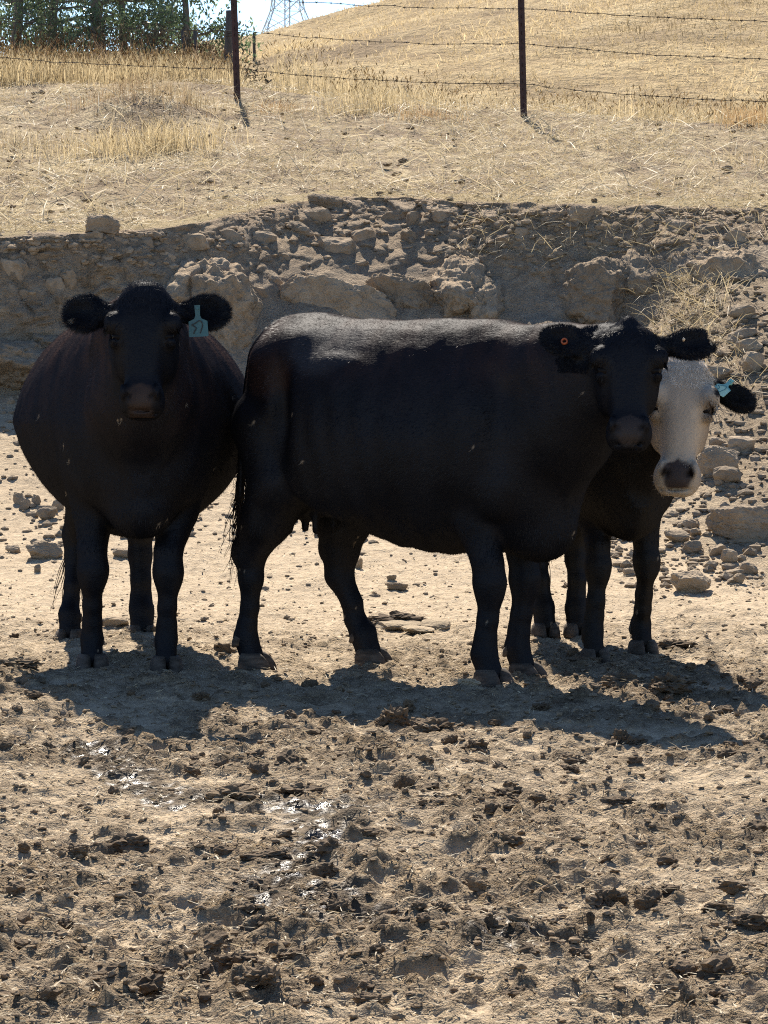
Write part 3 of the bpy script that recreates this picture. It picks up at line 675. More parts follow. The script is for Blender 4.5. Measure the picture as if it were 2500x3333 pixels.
SPEC_C = dict(seed=37, pos=(0.83, 14.36), fwd=(0.2, -0.98), label='black cow with a white face and pale green ear tag, half hidden behind another cow', bleach=0.4, white_face=True, bristles=110, lash=(0.4, 0.36, 0.3), black=(0.0100, 0.0088, 0.0080),
    trunk=[(-0.70, 0.98, 0.78, 0.05), (-0.65, 1.10, 0.66, 0.14), (-0.52, 1.17, 0.58, 0.22), (-0.30, 1.18, 0.53, 0.27), (0.0, 1.17, 0.48, 0.31), (0.2, 1.16, 0.48, 0.30), (0.40, 1.17, 0.50, 0.26), (0.56, 1.12, 0.50, 0.21), (0.68, 1.02, 0.53, 0.155), (0.77, 0.90, 0.60, 0.06)],
    lumps=[((0.44, 0.15, 0.85), (0.13, 0.09, 0.22)), ((0.44, -0.15, 0.85), (0.13, 0.09, 0.22)), ((0.62, 0, 0.56), (0.11, 0.09, 0.09))],
    legs=[front_leg(0.32, 0.14, 0.36, 0.14, 0.42, 0.17, 0.82, 0.72), front_leg(0.59, -0.13, 0.55, -0.11, 0.46, -0.15, 0.82, 0.72), hind_leg(-0.435, 0.07, -0.52, 0.08, -0.44, 0.15, 0.95, 0.37), hind_leg(-0.462, -0.063, -0.56, -0.08, -0.46, -0.15, 0.95, 0.37)],
    joints=[((0.36, 0.14, 0.36), (0.042, 0.046, 0.06)), ((0.555, -0.11, 0.36), (0.042, 0.046, 0.06))],
    neck=[[(0.42, 0, 0.98, 0.17), (0.66, 0.04, 1.02, 0.14), (0.88, 0.095, 1.06, 0.10)], [(0.52, 0, 0.78, 0.17), (0.70, 0.04, 0.84, 0.13), (0.86, 0.09, 0.92, 0.10)]],
    hooves=[(0.32, 0.14, 4, 0.9), (0.59, -0.13, 2, 0.88), (-0.435, 0.07, 0, 0.9), (-0.462, -0.063, 0, 0.9)],
    head=dict(pos=(0.975, 0.11, 1.205), face=(0.965, -0.26), pitch=13, roll=-3, nose=(0.050, 0.038, 0.034), nose_w=1.18, muz=1.08, poll=(0.06, 0.06, 0.068), tuft=0.020, wide=0.91, scale=1.08,
        ear_l=dict(dir=(1.0, -0.42, -0.15), len=0.142, wid=0.050, tilt=0.3), ear_r=dict(dir=(-1.0, -0.20, -0.15), len=0.16, wid=0.052)),
    tail=dict(path=[(-0.64, 0.0, 1.06), (-0.72, 0.0, 0.92), (-0.74, 0.0, 0.7), (-0.73, 0.0, 0.5)], strands=50))
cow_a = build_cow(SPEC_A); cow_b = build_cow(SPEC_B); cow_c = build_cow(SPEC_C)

def ear_frame(cw, k): return cw['ears'][k]
B_, d_, w_, f_, L_, W_ = cow_a['ears'][0]
_up = np.array([0, 0, 1.0]); _n = unit(cow_a['n'] * np.array([1, 1, 0])); _x = np.cross(_up, _n)
ear_tag(cow_a['root'], B_ + d_ * 0.092 + f_ * 0.040 + _up * 0.004, unit(_x + 0.05 * _up), unit(_up - 0.05 * _x + 0.05 * _n), _n, 0.95, M_TAG, M_INK, FIFTY_SEVEN)
B_, d_, w_, f_, L_, W_ = cow_c['ears'][0]
_n = unit(unit(cow_c['n'] * np.array([1, 1, 0])) + 1.15 * _up); _x = unit(np.cross(_up, _n)); _y = np.cross(_n, _x)
_e = unit(_x * 0.62 + _y * 0.80); _x2 = unit(np.cross(_e, _n))
ear_tag(cow_c['root'], B_ + d_ * 0.092 + f_ * 0.026 + _up * 0.036, _x2, _e, _n, 0.84, M_TAG_PALE, M_INK_F, FIFTY_SEVEN)
def ear_button(cw, k, along, up, r, mat, ring):
    B, d, wv, f, L, W = cw['ears'][k]
    c = B + d * along + f * 0.020 + np.array([0, 0, up])
    mb = MB(); n = 20; th = np.arange(n) * 2 * np.pi / n
    prof = [(0.45, 0.002), (0.5, 0.010), (0.75, 0.014), (1.0, 0.010), (1.05, 0.0)] if ring else [(0.02, 0.012), (0.6, 0.011), (1.0, 0.006), (1.05, -0.004)]
    e1 = unit(d - f * (d @ f)); e2 = np.cross(f, e1)
    V = np.concatenate([c + r * rr * (np.cos(th)[:, None] * e1 + np.sin(th)[:, None] * e2) + f * h for rr, h in prof])
    q = [(i * n + j, i * n + (j + 1) % n, (i + 1) * n + (j + 1) % n, (i + 1) * n + j) for i in range(len(prof) - 1) for j in range(n)]
    mb.add(V, q); o = mb.build('ear_button', mat, cw['root'], True)
    if ring:
        pm = MB(); pm.tube([c - f * 0.004, c + f * 0.006], [r * 0.46, r * 0.40], 14); pm.build('pin', M_EYE, o)
    return o
ear_button(cow_b, 1, 0.135, -0.012, 0.0125, M_ORANGE, True)
ear_button(cow_b, 0, 0.100, 0.012, 0.0055, M_PALE, False)
# ------------------------------------------------------------------ lie of the land
def toe_y(x):                    # where the cut bank leaves the yard
    return 20.9 + 0.15 * np.sin(x * 1.7) + 0.5 * sstep(-1.2, 0.2, x) + 0.1 * sstep(1.2, 2.4, x)
def crest_y(x):                  # where its top edge runs
    return np.interp(x, [-8, -3.0, -2.0, -1.3, -0.75, -0.4, 0.1, 0.7, 1.3, 2.0, 2.8, 8], [21.2, 21.2, 21.25, 21.5, 22.5, 23.0, 23.05, 22.6, 22.35, 22.45, 22.5, 22.4]) + 0.07 * (fbm2(x * 2.3, x * 0 + 3.3, 4, 5) - 0.5) * 2
def yard_base(x, y):             # gentle rise to the bank, rubble apron on the right
    z = 0.85 * np.clip((y - 14.6) / 6.2, 0, 1.6) ** 1.75
    ap = sstep(1.05, 2.2, x + 0.25 * (fbm2(y * 0.9, x * 0.9, 3, 9) - 0.5)) * sstep(16.6, 21.6, y)
    return z + 0.42 * ap + 0.08 * sstep(1.0, 2.0, x) * sstep(16.0, 18.0, y)
def field_base(x, y):            # straw-covered field that climbs to the fence, then levels
    z = -1.22 + 0.14 * y
    y0 = np.interp(x, [-6, -1.9, -1.2, 0.2, 1.2, 2.4, 6], [32.3, 32.2, 31.4, 30.2, 29.4, 28.7, 28.2])
    sl = np.interp(x, [-6, -1.9, -1.0, 0.5, 6], [0.010, 0.005, -0.03, -0.06, -0.06])
    d = np.maximum(y - y0, 0)
    z = np.where(d > 0, -1.22 + 0.14 * y0 + 0.03 * (1 - np.exp(-d * 1.4)) + sl * np.minimum(d, 14), z)
    z = z + 0.30 * np.exp(-((x + 1.95) ** 2 / 0.22 + (y - 28.6) ** 2 / 0.6)) * 0.75      # low earth mound
    return z + 0.10 * (fbm2(x * 0.7, y * 0.5, 4, 31) - 0.5) + 0.012 * (y > 0) * (fbm2(x * 6, y * 5, 3, 33) - 0.5)

t = NT('yard_dirt'); p = t.geo_pos()
dark = t.attr('dark', 'Fac'); wet = t.attr('wet', 'Fac')
nA = t.noise(p, 3.2, 6, 0.68); nB = t.noise(p, 26, 5, 0.7); nC = t.noise(p, 110, 3, 0.6)
sand = t.ramp(nB, [(0.25, (0.30, 0.225, 0.145)), (0.5, (0.42, 0.33, 0.22)), (0.78, (0.53, 0.43, 0.30))])
muck = t.ramp(nB, [(0.28, (0.105, 0.074, 0.045)), (0.5, (0.215, 0.160, 0.102)), (0.75, (0.36, 0.28, 0.182))])
k = t.math('ADD', dark, t.math('MULTIPLY', t.math('SUBTRACT', nA, 0.5), 0.45))
col = t.mix(t.ramp(k, [(0.10, (0, 0, 0)), (0.80, (1, 1, 1))]), sand, muck)
chaff = t.ramp(nC, [(0.60, (0, 0, 0)), (0.70, (1, 1, 1))])
col = t.mix(t.math('MULTIPLY', chaff, 0.55), col, (0.50, 0.41, 0.27))
col = t.mix(t.math('MULTIPLY', t.attr('damp', 'Fac'), 0.72), col, (0.040, 0.028, 0.019))
col = t.mix(wet, col, (0.030, 0.022, 0.016))
t.set(Base_Color=col, Roughness=t.math('SUBTRACT', 0.92, t.math('MULTIPLY', wet, 0.70)))
t.put(t.b.inputs['Specular IOR Level'], t.math('ADD', 0.12, t.math('MULTIPLY', wet, 0.5)))
t.bump(t.math('MULTIPLY', t.math('ADD', t.math('MULTIPLY', nB, 1.0), t.math('MULTIPLY', nC, 0.5)), t.math('ADD', dark, 0.30)), 1.0, 0.034)
M_DIRT = t.m

WETPATH = [[(180, 1600), (215, 1640), (300, 1690), (380, 1745), (545, 1757)], [(640, 1772), (745, 1768)], [(690, 1805), (690, 1855), (590, 1930), (560, 1945)], [(715, 1955), (795, 2000)], [(1060, 2050), (1090, 2056)]]
def wet_mask(x, y):
    m = np.zeros(x.shape, np.float32)
    for path in WETPATH:
        P = np.array([on_ground(u, v) for u, v in path])
        for a, b in zip(P[:-1], P[1:]):
            ab = b - a; tt = np.clip(((x - a[0]) * ab[0] + (y - a[1]) * ab[1]) / (ab @ ab), 0, 1)
            d = np.hypot(x - a[0] - tt * ab[0], (y - a[1] - tt * ab[1]) * 0.6) + 0.10 * (fbm2(x * 5, y * 4, 3, 89) - 0.5)
            m = np.maximum(m, 1 - sstep(0.03, 0.12, d))
    return m

def yard_relief(x, y):
    """churned manure and mud: returns height and the share of dark muck"""
    far = sstep(13.2, 16.0, y); near = 1 - far
    patch = fbm2(x * 1.1, y * 0.8, 4, 41); patch2 = fbm2(x * 2.6 + 9, y * 2.0, 3, 43)
    rough = (0.42 + 0.58 * sstep(0.36, 0.62, patch * 0.55 + patch2 * 0.45)) * (0.12 + 0.88 * near)
    rough = np.maximum(rough, 0.55 * sstep(1.2, 2.0, x) * sstep(14.5, 16.5, y))
    wx = x + 0.06 * (fbm2(x * 8, y * 8, 3, 51) - 0.5); wy = y + 0.06 * (fbm2(x * 8 + 40, y * 8, 3, 52) - 0.5)
    a1, a2, aid = worley2(wx * 7.5, wy * 6.5, 61)
    b1, b2, bid = worley2(wx * 15.0, wy * 15.0, 62)
    c1, c2, cid = worley2(wx * 34.0, wy * 32.0, 63)
    dome = lambda f, r: np.clip((r * r - f * f) / (r * r), 0, 1) ** 0.6
    clodA = dome(a1, 0.36) * (aid > 0.90); clodB = dome(b1, 0.45) * (bid > 0.62); clodC = dome(c1, 0.48) * (cid > 0.45)
    bil = 0; am = 1.0
    for o, fq in enumerate((6.0, 12.5, 25.0, 47.0)):                       # ragged crumbs, long across the slope
        bil = bil + am * np.abs(2 * vnoise2(wx * fq * 0.85 + o * 7, wy * fq * 1.15, 300 + o) - 1); am *= (0.62 if o < 2 else 0.34)
    bil = bil / 2.23 - 0.42
    f = fbm2(x * 11, y * 10, 4, 73, 0.65) - 0.5
    h = 0.060 * (fbm2(x * 0.9, y * 0.7, 3, 81) - 0.5) + 0.045 * (fbm2(x * 2.7, y * 2.2, 3, 83) - 0.5)
    h = h + rough * (0.026 * clodA + 0.022 * clodB + 0.012 * clodC + 0.050 * f - 0.040 * bil) + (1 - rough) * (0.010 * f + 0.008 * clodC * (cid > 0.75))
    pr1, pr2, pid = worley2(x * 2.3, y * 1.8, 91)                         # hoof prints
    pr = np.exp(-((pr1 / 0.17) ** 2)) * (pid > 0.45); rim = np.exp(-(((pr1 - 0.24) / 0.08) ** 2)) * (pid > 0.45)
    h = h + near * (-0.030 * pr + 0.014 * rim)
    dark = np.clip(0.36 + 0.55 * (patch2 - 0.42) + 1.5 * f - 0.9 * bil + 0.30 * clodA + 0.30 * clodB + 0.25 * clodC, 0, 1) * (0.12 + 0.88 * near) * (0.62 + 0.38 * sstep(0.35, 0.60, patch))
    dark = dark + 0.20 * pr * near + 0.42 * sstep(1.1, 2.0, x) * sstep(15.5, 17.5, y) + 0.16 * sstep(17.0, 19.5, y)
    return h, np.clip(dark, 0, 1)

def yard_height(x, y):
    x = np.atleast_1d(np.asarray(x, float)); y = np.atleast_1d(np.asarray(y, float))
    return yard_base(x, y) + yard_relief(x, y)[0]

def grid_faces(ny, nx):
    i = np.arange(ny - 1)[:, None] * nx; j = np.arange(nx - 1)[None]
    return np.stack([i + j, i + j + 1, i + nx + j + 1, i + nx + j], -1).reshape(-1, 4)
def sheet(name, xs, ys, zf, mat, cols=None, kind='structure', smooth=True):
    X, Y = np.meshgrid(xs, ys); r = zf(X, Y); Z = r[0] if isinstance(r, tuple) else r
    c = {k: v.ravel() for k, v in r[1].items()} if isinstance(r, tuple) else None
    me = mesh_from(name, np.stack([X.ravel(), Y.ravel(), Z.ravel()], 1), grid_faces(len(ys), len(xs)), mat, smooth, c)
    return link(name, me, kind=kind)

ys = [5.6]
while ys[-1] < 21.75: ys.append(ys[-1] + np.interp(ys[-1], [6, 9, 13, 16, 22], [0.0115, 0.0135, 0.018, 0.026, 0.045]))
xs = np.concatenate([np.linspace(-4.6, -2.6, 40, endpoint=False), np.linspace(-2.6, 2.6, 300, endpoint=False), np.linspace(2.6, 4.6, 40)])
def yard_patch(X, Y):
    h, dk = yard_relief(X, Y); w = wet_mask(X, Y)
    damp = w; w = w * sstep(0.50, 0.62, fbm2(X * 24, Y * 20, 4, 88, 0.65)); h = h - 0.006 * w
    edge = np.minimum(np.minimum(X + 4.6, 4.6 - X), Y - 5.6); h = h * sstep(0, 0.5, edge)
    return yard_base(X, Y) + h, {'dark': dk, 'wet': w, 'damp': damp}
sheet('yard_ground', xs, np.array(ys), yard_patch, M_DIRT)
# the rest of the yard, coarse, just under the fine patch where the two overlap
def yard_far(X, Y):
    inside = np.minimum(np.minimum(X + 4.5, 4.5 - X), np.minimum(Y - 5.7, 21.6 - Y))
    return yard_base(X, np.minimum(Y, 22)) - 0.25 * sstep(0.0, 0.3, inside), {'dark': 0 * X + 0.3, 'wet': 0 * X, 'damp': 0 * X}
sheet('yard_ground', np.unique(np.concatenate([np.linspace(-90, 90, 46), np.linspace(-5.5, 5.5, 56)])), np.unique(np.concatenate([np.linspace(-60, 5, 24), np.linspace(5, 22, 86)])), yard_far, M_DIRT)

# ------------------------------------------------------------------ cut earth bank
t = NT('bank_earth'); p = t.geo_pos()
n1 = t.noise(p, 2.2, 5, 0.6); n2 = t.noise(p, 14, 6, 0.68); n3 = t.noise(p, 70, 3, 0.6)
col = t.ramp(n2, [(0.28, (0.225, 0.16, 0.10)), (0.52, (0.365, 0.275, 0.182)), (0.75, (0.49, 0.385, 0.262))])
col = t.mix(t.ramp(n1, [(0.42, (0, 0, 0)), (0.66, (0.55, 0.55, 0.55))]), col, (0.235, 0.185, 0.135))
lo = t.attr('clay', 'Fac'); col = t.mix(t.math('MULTIPLY', lo, 0.7), col, t.ramp(n2, [(0.3, (0.28, 0.225, 0.165)), (0.7, (0.38, 0.315, 0.235))]))
col = t.mix(t.attr('straw', 'Fac'), col, t.ramp(n3, [(0.3, (0.24, 0.18, 0.095)), (0.6, (0.40, 0.32, 0.18))]))
t.set(Base_Color=col, Roughness=0.95); t.b.inputs['Specular IOR Level'].default_value = 0.1
t.bump(t.math('ADD', n2, t.math('MULTIPLY', n3, 0.5)), 1.0, 0.05); M_BANK = t.m

LEDGES = []                      # masses standing proud of the face: (x, top z, half width, proud by, slope)
def ledge(u, v, wu, proud, slope, yy=21.8):
    rx, rz = ray(u, v); LEDGES.append((rx * yy, EYE + rz * yy, wu * 1.3029e-4 * yy / 2, proud, slope))
ledge(1180, 672, 120, 0.26, 0.12); ledge(300, 600, 260, 0.13, 0.3); ledge(770, 560, 300, 0.10, 0.3); ledge(1500, 600, 300, 0.16, 0.3)
def bank_profile(X, T):
    """X along the bank, T 0 at the toe to 1 at the crest and on to 1.5 back over the field"""
    ct = crest_y(X); zt = field_base(X, ct); ty = np.minimum(toe_y(X), ct - 0.45); zb = yard_base(X, ty) - 0.12
    tc = np.clip(T, 0, 1)
    z = zb + (zt - zb) * tc
    y = ty + (ct - ty) * (0.15 * tc + 0.85 * np.clip(tc, 0, 1) ** 1.6)
    push = np.zeros_like(X)
    for (lx, lz, hw, pr, sl) in LEDGES:
        wob = 0.12 * (fbm2(X * 3 + lx, z * 3, 3, 17) - 0.5)
        side = 1 - sstep(hw * 0.72, hw * 1.05, np.abs(X - lx + wob * 0.8))
        tp = lz - sl * np.maximum(0, np.abs(X - lx + 0.05) - hw * 0.25) * 0.9 + wob
        push = np.maximum(push, pr * side * sstep(0, -max(sl, 0.10), z - tp))
    up = sstep(0.40, 0.70, T + 0.35 * (fbm2(X * 0.9, X * 0 + 2, 2, 77) - 0.5))
    wx = X + 0.30 * (fbm2(X * 2.4, z * 2.4, 4, 55) - 0.5); wz = z + 0.30 * (fbm2(X * 2.4 + 9, z * 2.4, 4, 56) - 0.5)
    a1, a2, aid = worley2(wx * 4.6, wz * 5.6, 23); crack = sstep(0.0, 0.16, a2 - a1)
    b1, b2, bid = worley2(wx * 11, wz * 13, 24)
    rel = up * (0.035 * (aid - 0.3) * crack - 0.02 * (1 - crack)) * sstep(0.40, 0.60, fbm2(X * 1.7, z * 2, 3, 57)) + up * 0.05 * np.sqrt(np.maximum(0.25 - b1 * b1, 0)) * (bid > 0.35) * 1.6 + 0.20 * (fbm2(X * 1.8, z * 2.2, 5, 25, 0.58) - 0.5) + 0.085 * (fbm2(X * 8, z * 9, 5, 26, 0.68) - 0.5) * (0.45 + 0.55 * up)
    face = np.clip(np.minimum(T / 0.06, (1.02 - T) / 0.05), 0, 1)
    y = y - (push + rel) * np.where(T <= 1, 0.3 + 0.7 * face, 0.3 * np.exp(-(T - 1) * 30))
    lip = 0.05 * (fbm2(X * 6, X * 0 + 1, 4, 27) - 0.5) * np.exp(-((T - 1) / 0.05) ** 2)
    back = np.maximum(T - 1, 0) * 1.0
    y = y + back; z = np.where(T > 1, field_base(X, y) + 0.012, z) + lip
    return y, z, np.clip(1 - up, 0, 1) * (T < 1), sstep(1.0, 1.10, T + 0.1 * (fbm2(X * 5, T * 6, 3, 6) - 0.5))
bx = np.concatenate([np.linspace(-9, -3.2, 40, endpoint=False), np.linspace(-3.2, 3.2, 360, endpoint=False), np.linspace(3.2, 9, 40)])
bt = np.concatenate([np.linspace(0, 0.98, 130), np.linspace(0.985, 1.06, 14), np.linspace(1.08, 1.5, 12)])
X, T = np.meshgrid(bx, bt); yb, zb_, cl, st_ = bank_profile(X, T)
BANK = link('earth_bank', mesh_from('earth_bank', np.stack([X.ravel(), yb.ravel(), zb_.ravel()], 1), grid_faces(len(bt), len(bx)), M_BANK, True, {'clay': cl.ravel(), 'straw': st_.ravel()}), kind='structure')
_bz = zb_; _by = yb
def bank_front(x, z):
    """y of the bank face at a given x and height"""
    c = int(np.clip(np.searchsorted(bx, x), 0, len(bx) - 1)); n = 130
    k = np.argmin(np.abs(_bz[:n, c] - z)); return _by[k, c]
def bank_hit(u, v):
    """point of the bank face seen at a surveyed direction"""
    rx, rz = ray(u, v)
    for yy in np.arange(19.5, 24.5, 0.04):
        x = rx * yy; z = EYE + rz * yy
        c = int(np.clip(np.searchsorted(bx, x), 0, len(bx) - 1))
        if z < _bz[130, c] and z > _bz[0, c]:
            if yy >= bank_front(x, z): return np.array([x, yy, z])
        elif z >= _bz[130, c] and yy > _by[130, c] and z <= field_base(np.array([x]), np.array([yy]))[0]: return np.array([x, yy, z])
    return np.array([rx * 22.3, 22.3, EYE + rz * 22.3])

# ------------------------------------------------------------------ field, hillside
t = NT('dry_field'); p = t.geo_pos()
n1 = t.noise(p, 0.9, 5, 0.62); n2 = t.noise(t.scaled(p, (9, 5, 9)), 1.0, 6, 0.7); n3 = t.noise(t.scaled(p, (55, 30, 55)), 1.0, 4, 0.65)
col = t.ramp(n3, [(0.28, (0.25, 0.188, 0.115)), (0.48, (0.46, 0.372, 0.225)), (0.72, (0.60, 0.51, 0.335))])
col = t.mix(t.ramp(n2, [(0.40, (0.85, 0.85, 0.85)), (0.60, (0, 0, 0))]), col, (0.150, 0.106, 0.066))
col = t.mix(t.ramp(n1, [(0.46, (0, 0, 0)), (0.66, (0.8, 0.8, 0.8))]), col, (0.21, 0.155, 0.10))
col = t.mix(t.attr('bare', 'Fac'), col, t.ramp(n2, [(0.3, (0.12, 0.085, 0.055)), (0.7, (0.26, 0.195, 0.13))]))
t.set(Base_Color=col, Roughness=0.95); t.b.inputs['Specular IOR Level'].default_value = 0.08
t.bump(t.math('ADD', n2, t.math('MULTIPLY', n3, 0.6)), 0.9, 0.04); M_FIELD = t.m
def field_sheet(X, Y):
    ed = crest_y(X) + 0.30
    Z = field_base(X, Y) + 0.05 * (fbm2(X * 3.1, Y * 2.4, 4, 35) - 0.5) + 0.045 * (fbm2(X * 9, Y * 7, 4, 36, 0.6) - 0.5)
    nb = fbm2(X * 2.2, Y * 1.6, 4, 38)
    bare = np.exp(-((X + 1.95) ** 2 / 0.25 + (Y - 28.5) ** 2 / 0.7)) * 1.3 * sstep(0.3, 0.55, nb) + 0.8 * sstep(0.54, 0.70, nb)
    return Z - 0.02 - np.maximum(ed - Y, 0) * 3.0 * (np.abs(X) < 9), {'bare': np.clip(bare, 0, 1)}
sheet('field', np.unique(np.concatenate([np.linspace(-80, 80, 41), np.linspace(-6.5, 6.5, 220)])), np.unique(np.concatenate([np.linspace(21.3, 34.5, 230), np.linspace(34.5, 46, 30)])), field_sheet, M_FIELD)

def hill_base(x, y):
    ang = x / np.maximum(y, 1)
    s = np.interp(ang, [-0.30, -0.11, -0.056, -0.035, -0.014, 0.0, 0.03, 0.08, 0.30], [0.052, 0.061, 0.0645, 0.0672, 0.0725, 0.077, 0.089, 0.106, 0.13])
    crest = 118 + 25 * sstep(0, 0.1, ang)
    tt = np.clip((y - 44) / (crest - 44), 0, 1)
    zc = EYE + s * crest
    z = 3.0 + (zc - 3.0) * (0.62 * tt + 0.38 * (1 - (1 - tt) ** 2.0))
    z = np.where(y > crest, zc - 0.035 * (y - crest) * sstep(0, 40, y - crest) , z)
    return z + (0.9 * (fbm2(x * 0.09, y * 0.06, 4, 45) - 0.5) + 0.22 * (fbm2(x * 0.6, y * 0.4, 4, 47) - 0.5)) * sstep(44, 60, y) * sstep(crest + 30, crest - 12, y) + 0.10 * (fbm2(x * 2.5, y * 1.6, 3, 49) - 0.5)
t = NT('dry_hill_grass'); p = t.geo_pos()
n1 = t.noise(t.scaled(p, (0.16, 0.10, 0.5)), 1.0, 6, 0.65); n2 = t.noise(t.scaled(p, (0.9, 0.5, 2.0)), 1.0, 6, 0.7); n3 = t.noise(t.scaled(p, (7, 2.2, 9)), 1.0, 5, 0.7)
col = t.ramp(n2, [(0.28, (0.28, 0.20, 0.105)), (0.5, (0.44, 0.335, 0.18)), (0.74, (0.56, 0.445, 0.26))])
col = t.mix(t.ramp(n1, [(0.47, (0, 0, 0)), (0.66, (0.85, 0.85, 0.85))]), col, (0.20, 0.145, 0.088))
col = t.mix(t.ramp(n3, [(0.33, (0.75, 0.75, 0.75)), (0.5, (0, 0, 0))]), col, (0.20, 0.138, 0.075))
t.set(Base_Color=col, Roughness=0.95); t.b.inputs['Specular IOR Level'].default_value = 0.05
t.bump(t.math('ADD', n3, t.math('MULTIPLY', n2, 1.5)), 0.8, 0.25); M_HILL = t.m
hy = np.unique(np.concatenate([np.linspace(43, 150, 210), np.linspace(150, 900, 40)]))
sheet('hillside', np.unique(np.concatenate([np.linspace(-400, 400, 60), np.linspace(-26, 26, 130)])), hy, lambda X, Y: hill_base(X, Y), M_HILL)
# ------------------------------------------------------------------ dry grass and straw
def leaf_material(name, attr='tint', trans=0.45, rough=0.6, gloss=0.0):
    m = bpy.data.materials.new(name); m.use_nodes = True; nt = m.node_tree; nt.nodes.remove(nt.nodes['Principled BSDF'])
    out = nt.nodes['Material Output']; at = nt.nodes.new('ShaderNodeAttribute'); at.attribute_name = attr
    d = nt.nodes.new('ShaderNodeBsdfPrincipled'); d.inputs['Roughness'].default_value = rough; d.inputs['Specular IOR Level'].default_value = gloss
    tr = nt.nodes.new('ShaderNodeBsdfTranslucent'); mx = nt.nodes.new('ShaderNodeMixShader'); mx.inputs[0].default_value = trans
    L = nt.links; L.new(at.outputs['Color'], d.inputs['Base Color']); L.new(at.outputs['Color'], tr.inputs['Color'])
    L.new(d.outputs[0], mx.inputs[1]); L.new(tr.outputs[0], mx.inputs[2]); L.new(mx.outputs[0], out.inputs['Surface'])
    return m
M_STRAW = leaf_material('dry_straw', trans=0.30, rough=0.6, gloss=0.12)
M_GRASS = leaf_material('dry_grass', trans=0.5)

def grass_mesh(name, P, az, lean, L, W, col, mat, bend=0.5, seed=0, head=None):
    """one blade per root: az heading, lean from upright in radians; optional seed heads on the tips"""
    rng = np.random.default_rng(seed); n = len(P)
    L = np.broadcast_to(L, (n,)); W = np.broadcast_to(W, (n,)); lean = np.broadcast_to(lean, (n,))
    h = np.stack([np.cos(az), np.sin(az), 0 * az], 1); up = np.array([0, 0, 1.0])
    d0 = h * np.sin(lean)[:, None] + up * np.cos(lean)[:, None]; l1 = lean + bend * rng.uniform(0.2, 1.0, n)
    d1 = h * np.sin(l1)[:, None] + up * np.cos(l1)[:, None]
    tw = rng.uniform(0, 6.283, n); s = np.stack([np.cos(tw), np.sin(tw), 0 * tw], 1)
    s = s - d0 * np.sum(s * d0, 1)[:, None]; s /= np.linalg.norm(s, axis=1)[:, None] + 1e-6; s = s * (W * 0.5)[:, None]
    m = P + d0 * (L * 0.55)[:, None]; tp = m + d1 * (L * 0.45)[:, None]
    V = np.stack([P - s, P + s, m + s * 0.75, m - s * 0.75, tp], 1).reshape(-1, 3)
    b = np.arange(n)[:, None] * 5; Q = [b + np.array([[0, 1, 2, 3]])]; T = [b + np.array([[3, 2, 4]])]
    C_ = np.repeat(col, 5, 0)
    if head is not None:
        k = np.where(rng.random(n) < head[0])[0]; hl, hw = head[1], head[2]
        t0 = tp[k] - d1[k] * hl * 0.5; t2 = tp[k] + d1[k] * hl * 0.5; mid = tp[k]; sd = s[k] / (np.linalg.norm(s[k], axis=1)[:, None] + 1e-9) * hw
        s2 = np.cross(sd, d1[k])
        V2 = np.stack([t0, mid + sd, mid - sd, mid + s2, mid - s2, t2], 1).reshape(-1, 3); b2 = len(V) + np.arange(len(k))[:, None] * 6
        T += [b2 + np.array([[f]]) .reshape(1, 3) for f in ((0, 1, 3), (0, 3, 2), (0, 2, 4), (0, 4, 1), (5, 3, 1), (5, 2, 3), (5, 4, 2), (5, 1, 4))]
        V = np.concatenate([V, V2]); C_ = np.concatenate([C_, np.repeat(col[k] * np.array(head[3]), 6, 0)])
    return mesh_from(name, V, [np.concatenate(Q).reshape(-1, 4), np.concatenate(T).reshape(-1, 3)], mat, True, {'tint': C_})

def straw_cols(rng, n, a=(0.34, 0.265, 0.145), b=(0.66, 0.56, 0.36)):
    k = rng.random(n)[:, None]; return (np.array(a) * (1 - k) + np.array(b) * k) * rng.uniform(0.75, 1.15, n)[:, None]

rng = np.random.default_rng(5)
# straw lying all over the field
n = 88000; y = 21.4 + 10.5 * rng.random(n) ** 1.15; x = (rng.random(n) - 0.5) * 2 * (0.118 * y + 1.3)
keep = (y > crest_y(x) + 0.02) & (rng.random(n) < 0.25 + 0.9 * sstep(0.35, 0.6, fbm2(x * 1.6, y * 1.1, 3, 101))); x, y = x[keep], y[keep]; n = len(x)
z = field_base(x, y) + 0.012 + 0.02 * rng.random(n)
link('straw_litter', grass_mesh('straw_litter', np.stack([x, y, z], 1), rng.random(n) * 6.283, np.clip(rng.normal(1.40, 0.16, n), 0.5, 1.62), 0.03 + 0.15 * rng.random(n) ** 1.8, rng.uniform(0.002, 0.0045, n), straw_cols(rng, n), M_STRAW, 0.15, 1), kind='stuff')
n = 5000; y = 21.4 + 9.5 * rng.random(n); x = (rng.random(n) - 0.5) * 2 * (0.118 * y + 0.8); kp = (y > crest_y(x) + 0.05) & (rng.random(n) < sstep(0.4, 0.7, fbm2(x * 1.2, y, 3, 7)) + 0.25); x, y = x[kp], y[kp]; n = len(x)
link('dry_grass', grass_mesh('dry_grass', np.stack([x, y, field_base(x, y)], 1), rng.random(n) * 6.283, np.abs(rng.normal(0.5, 0.3, n)), rng.uniform(0.06, 0.20, n), 0.004, straw_cols(rng, n), M_STRAW, 0.6, 2), kind='stuff')

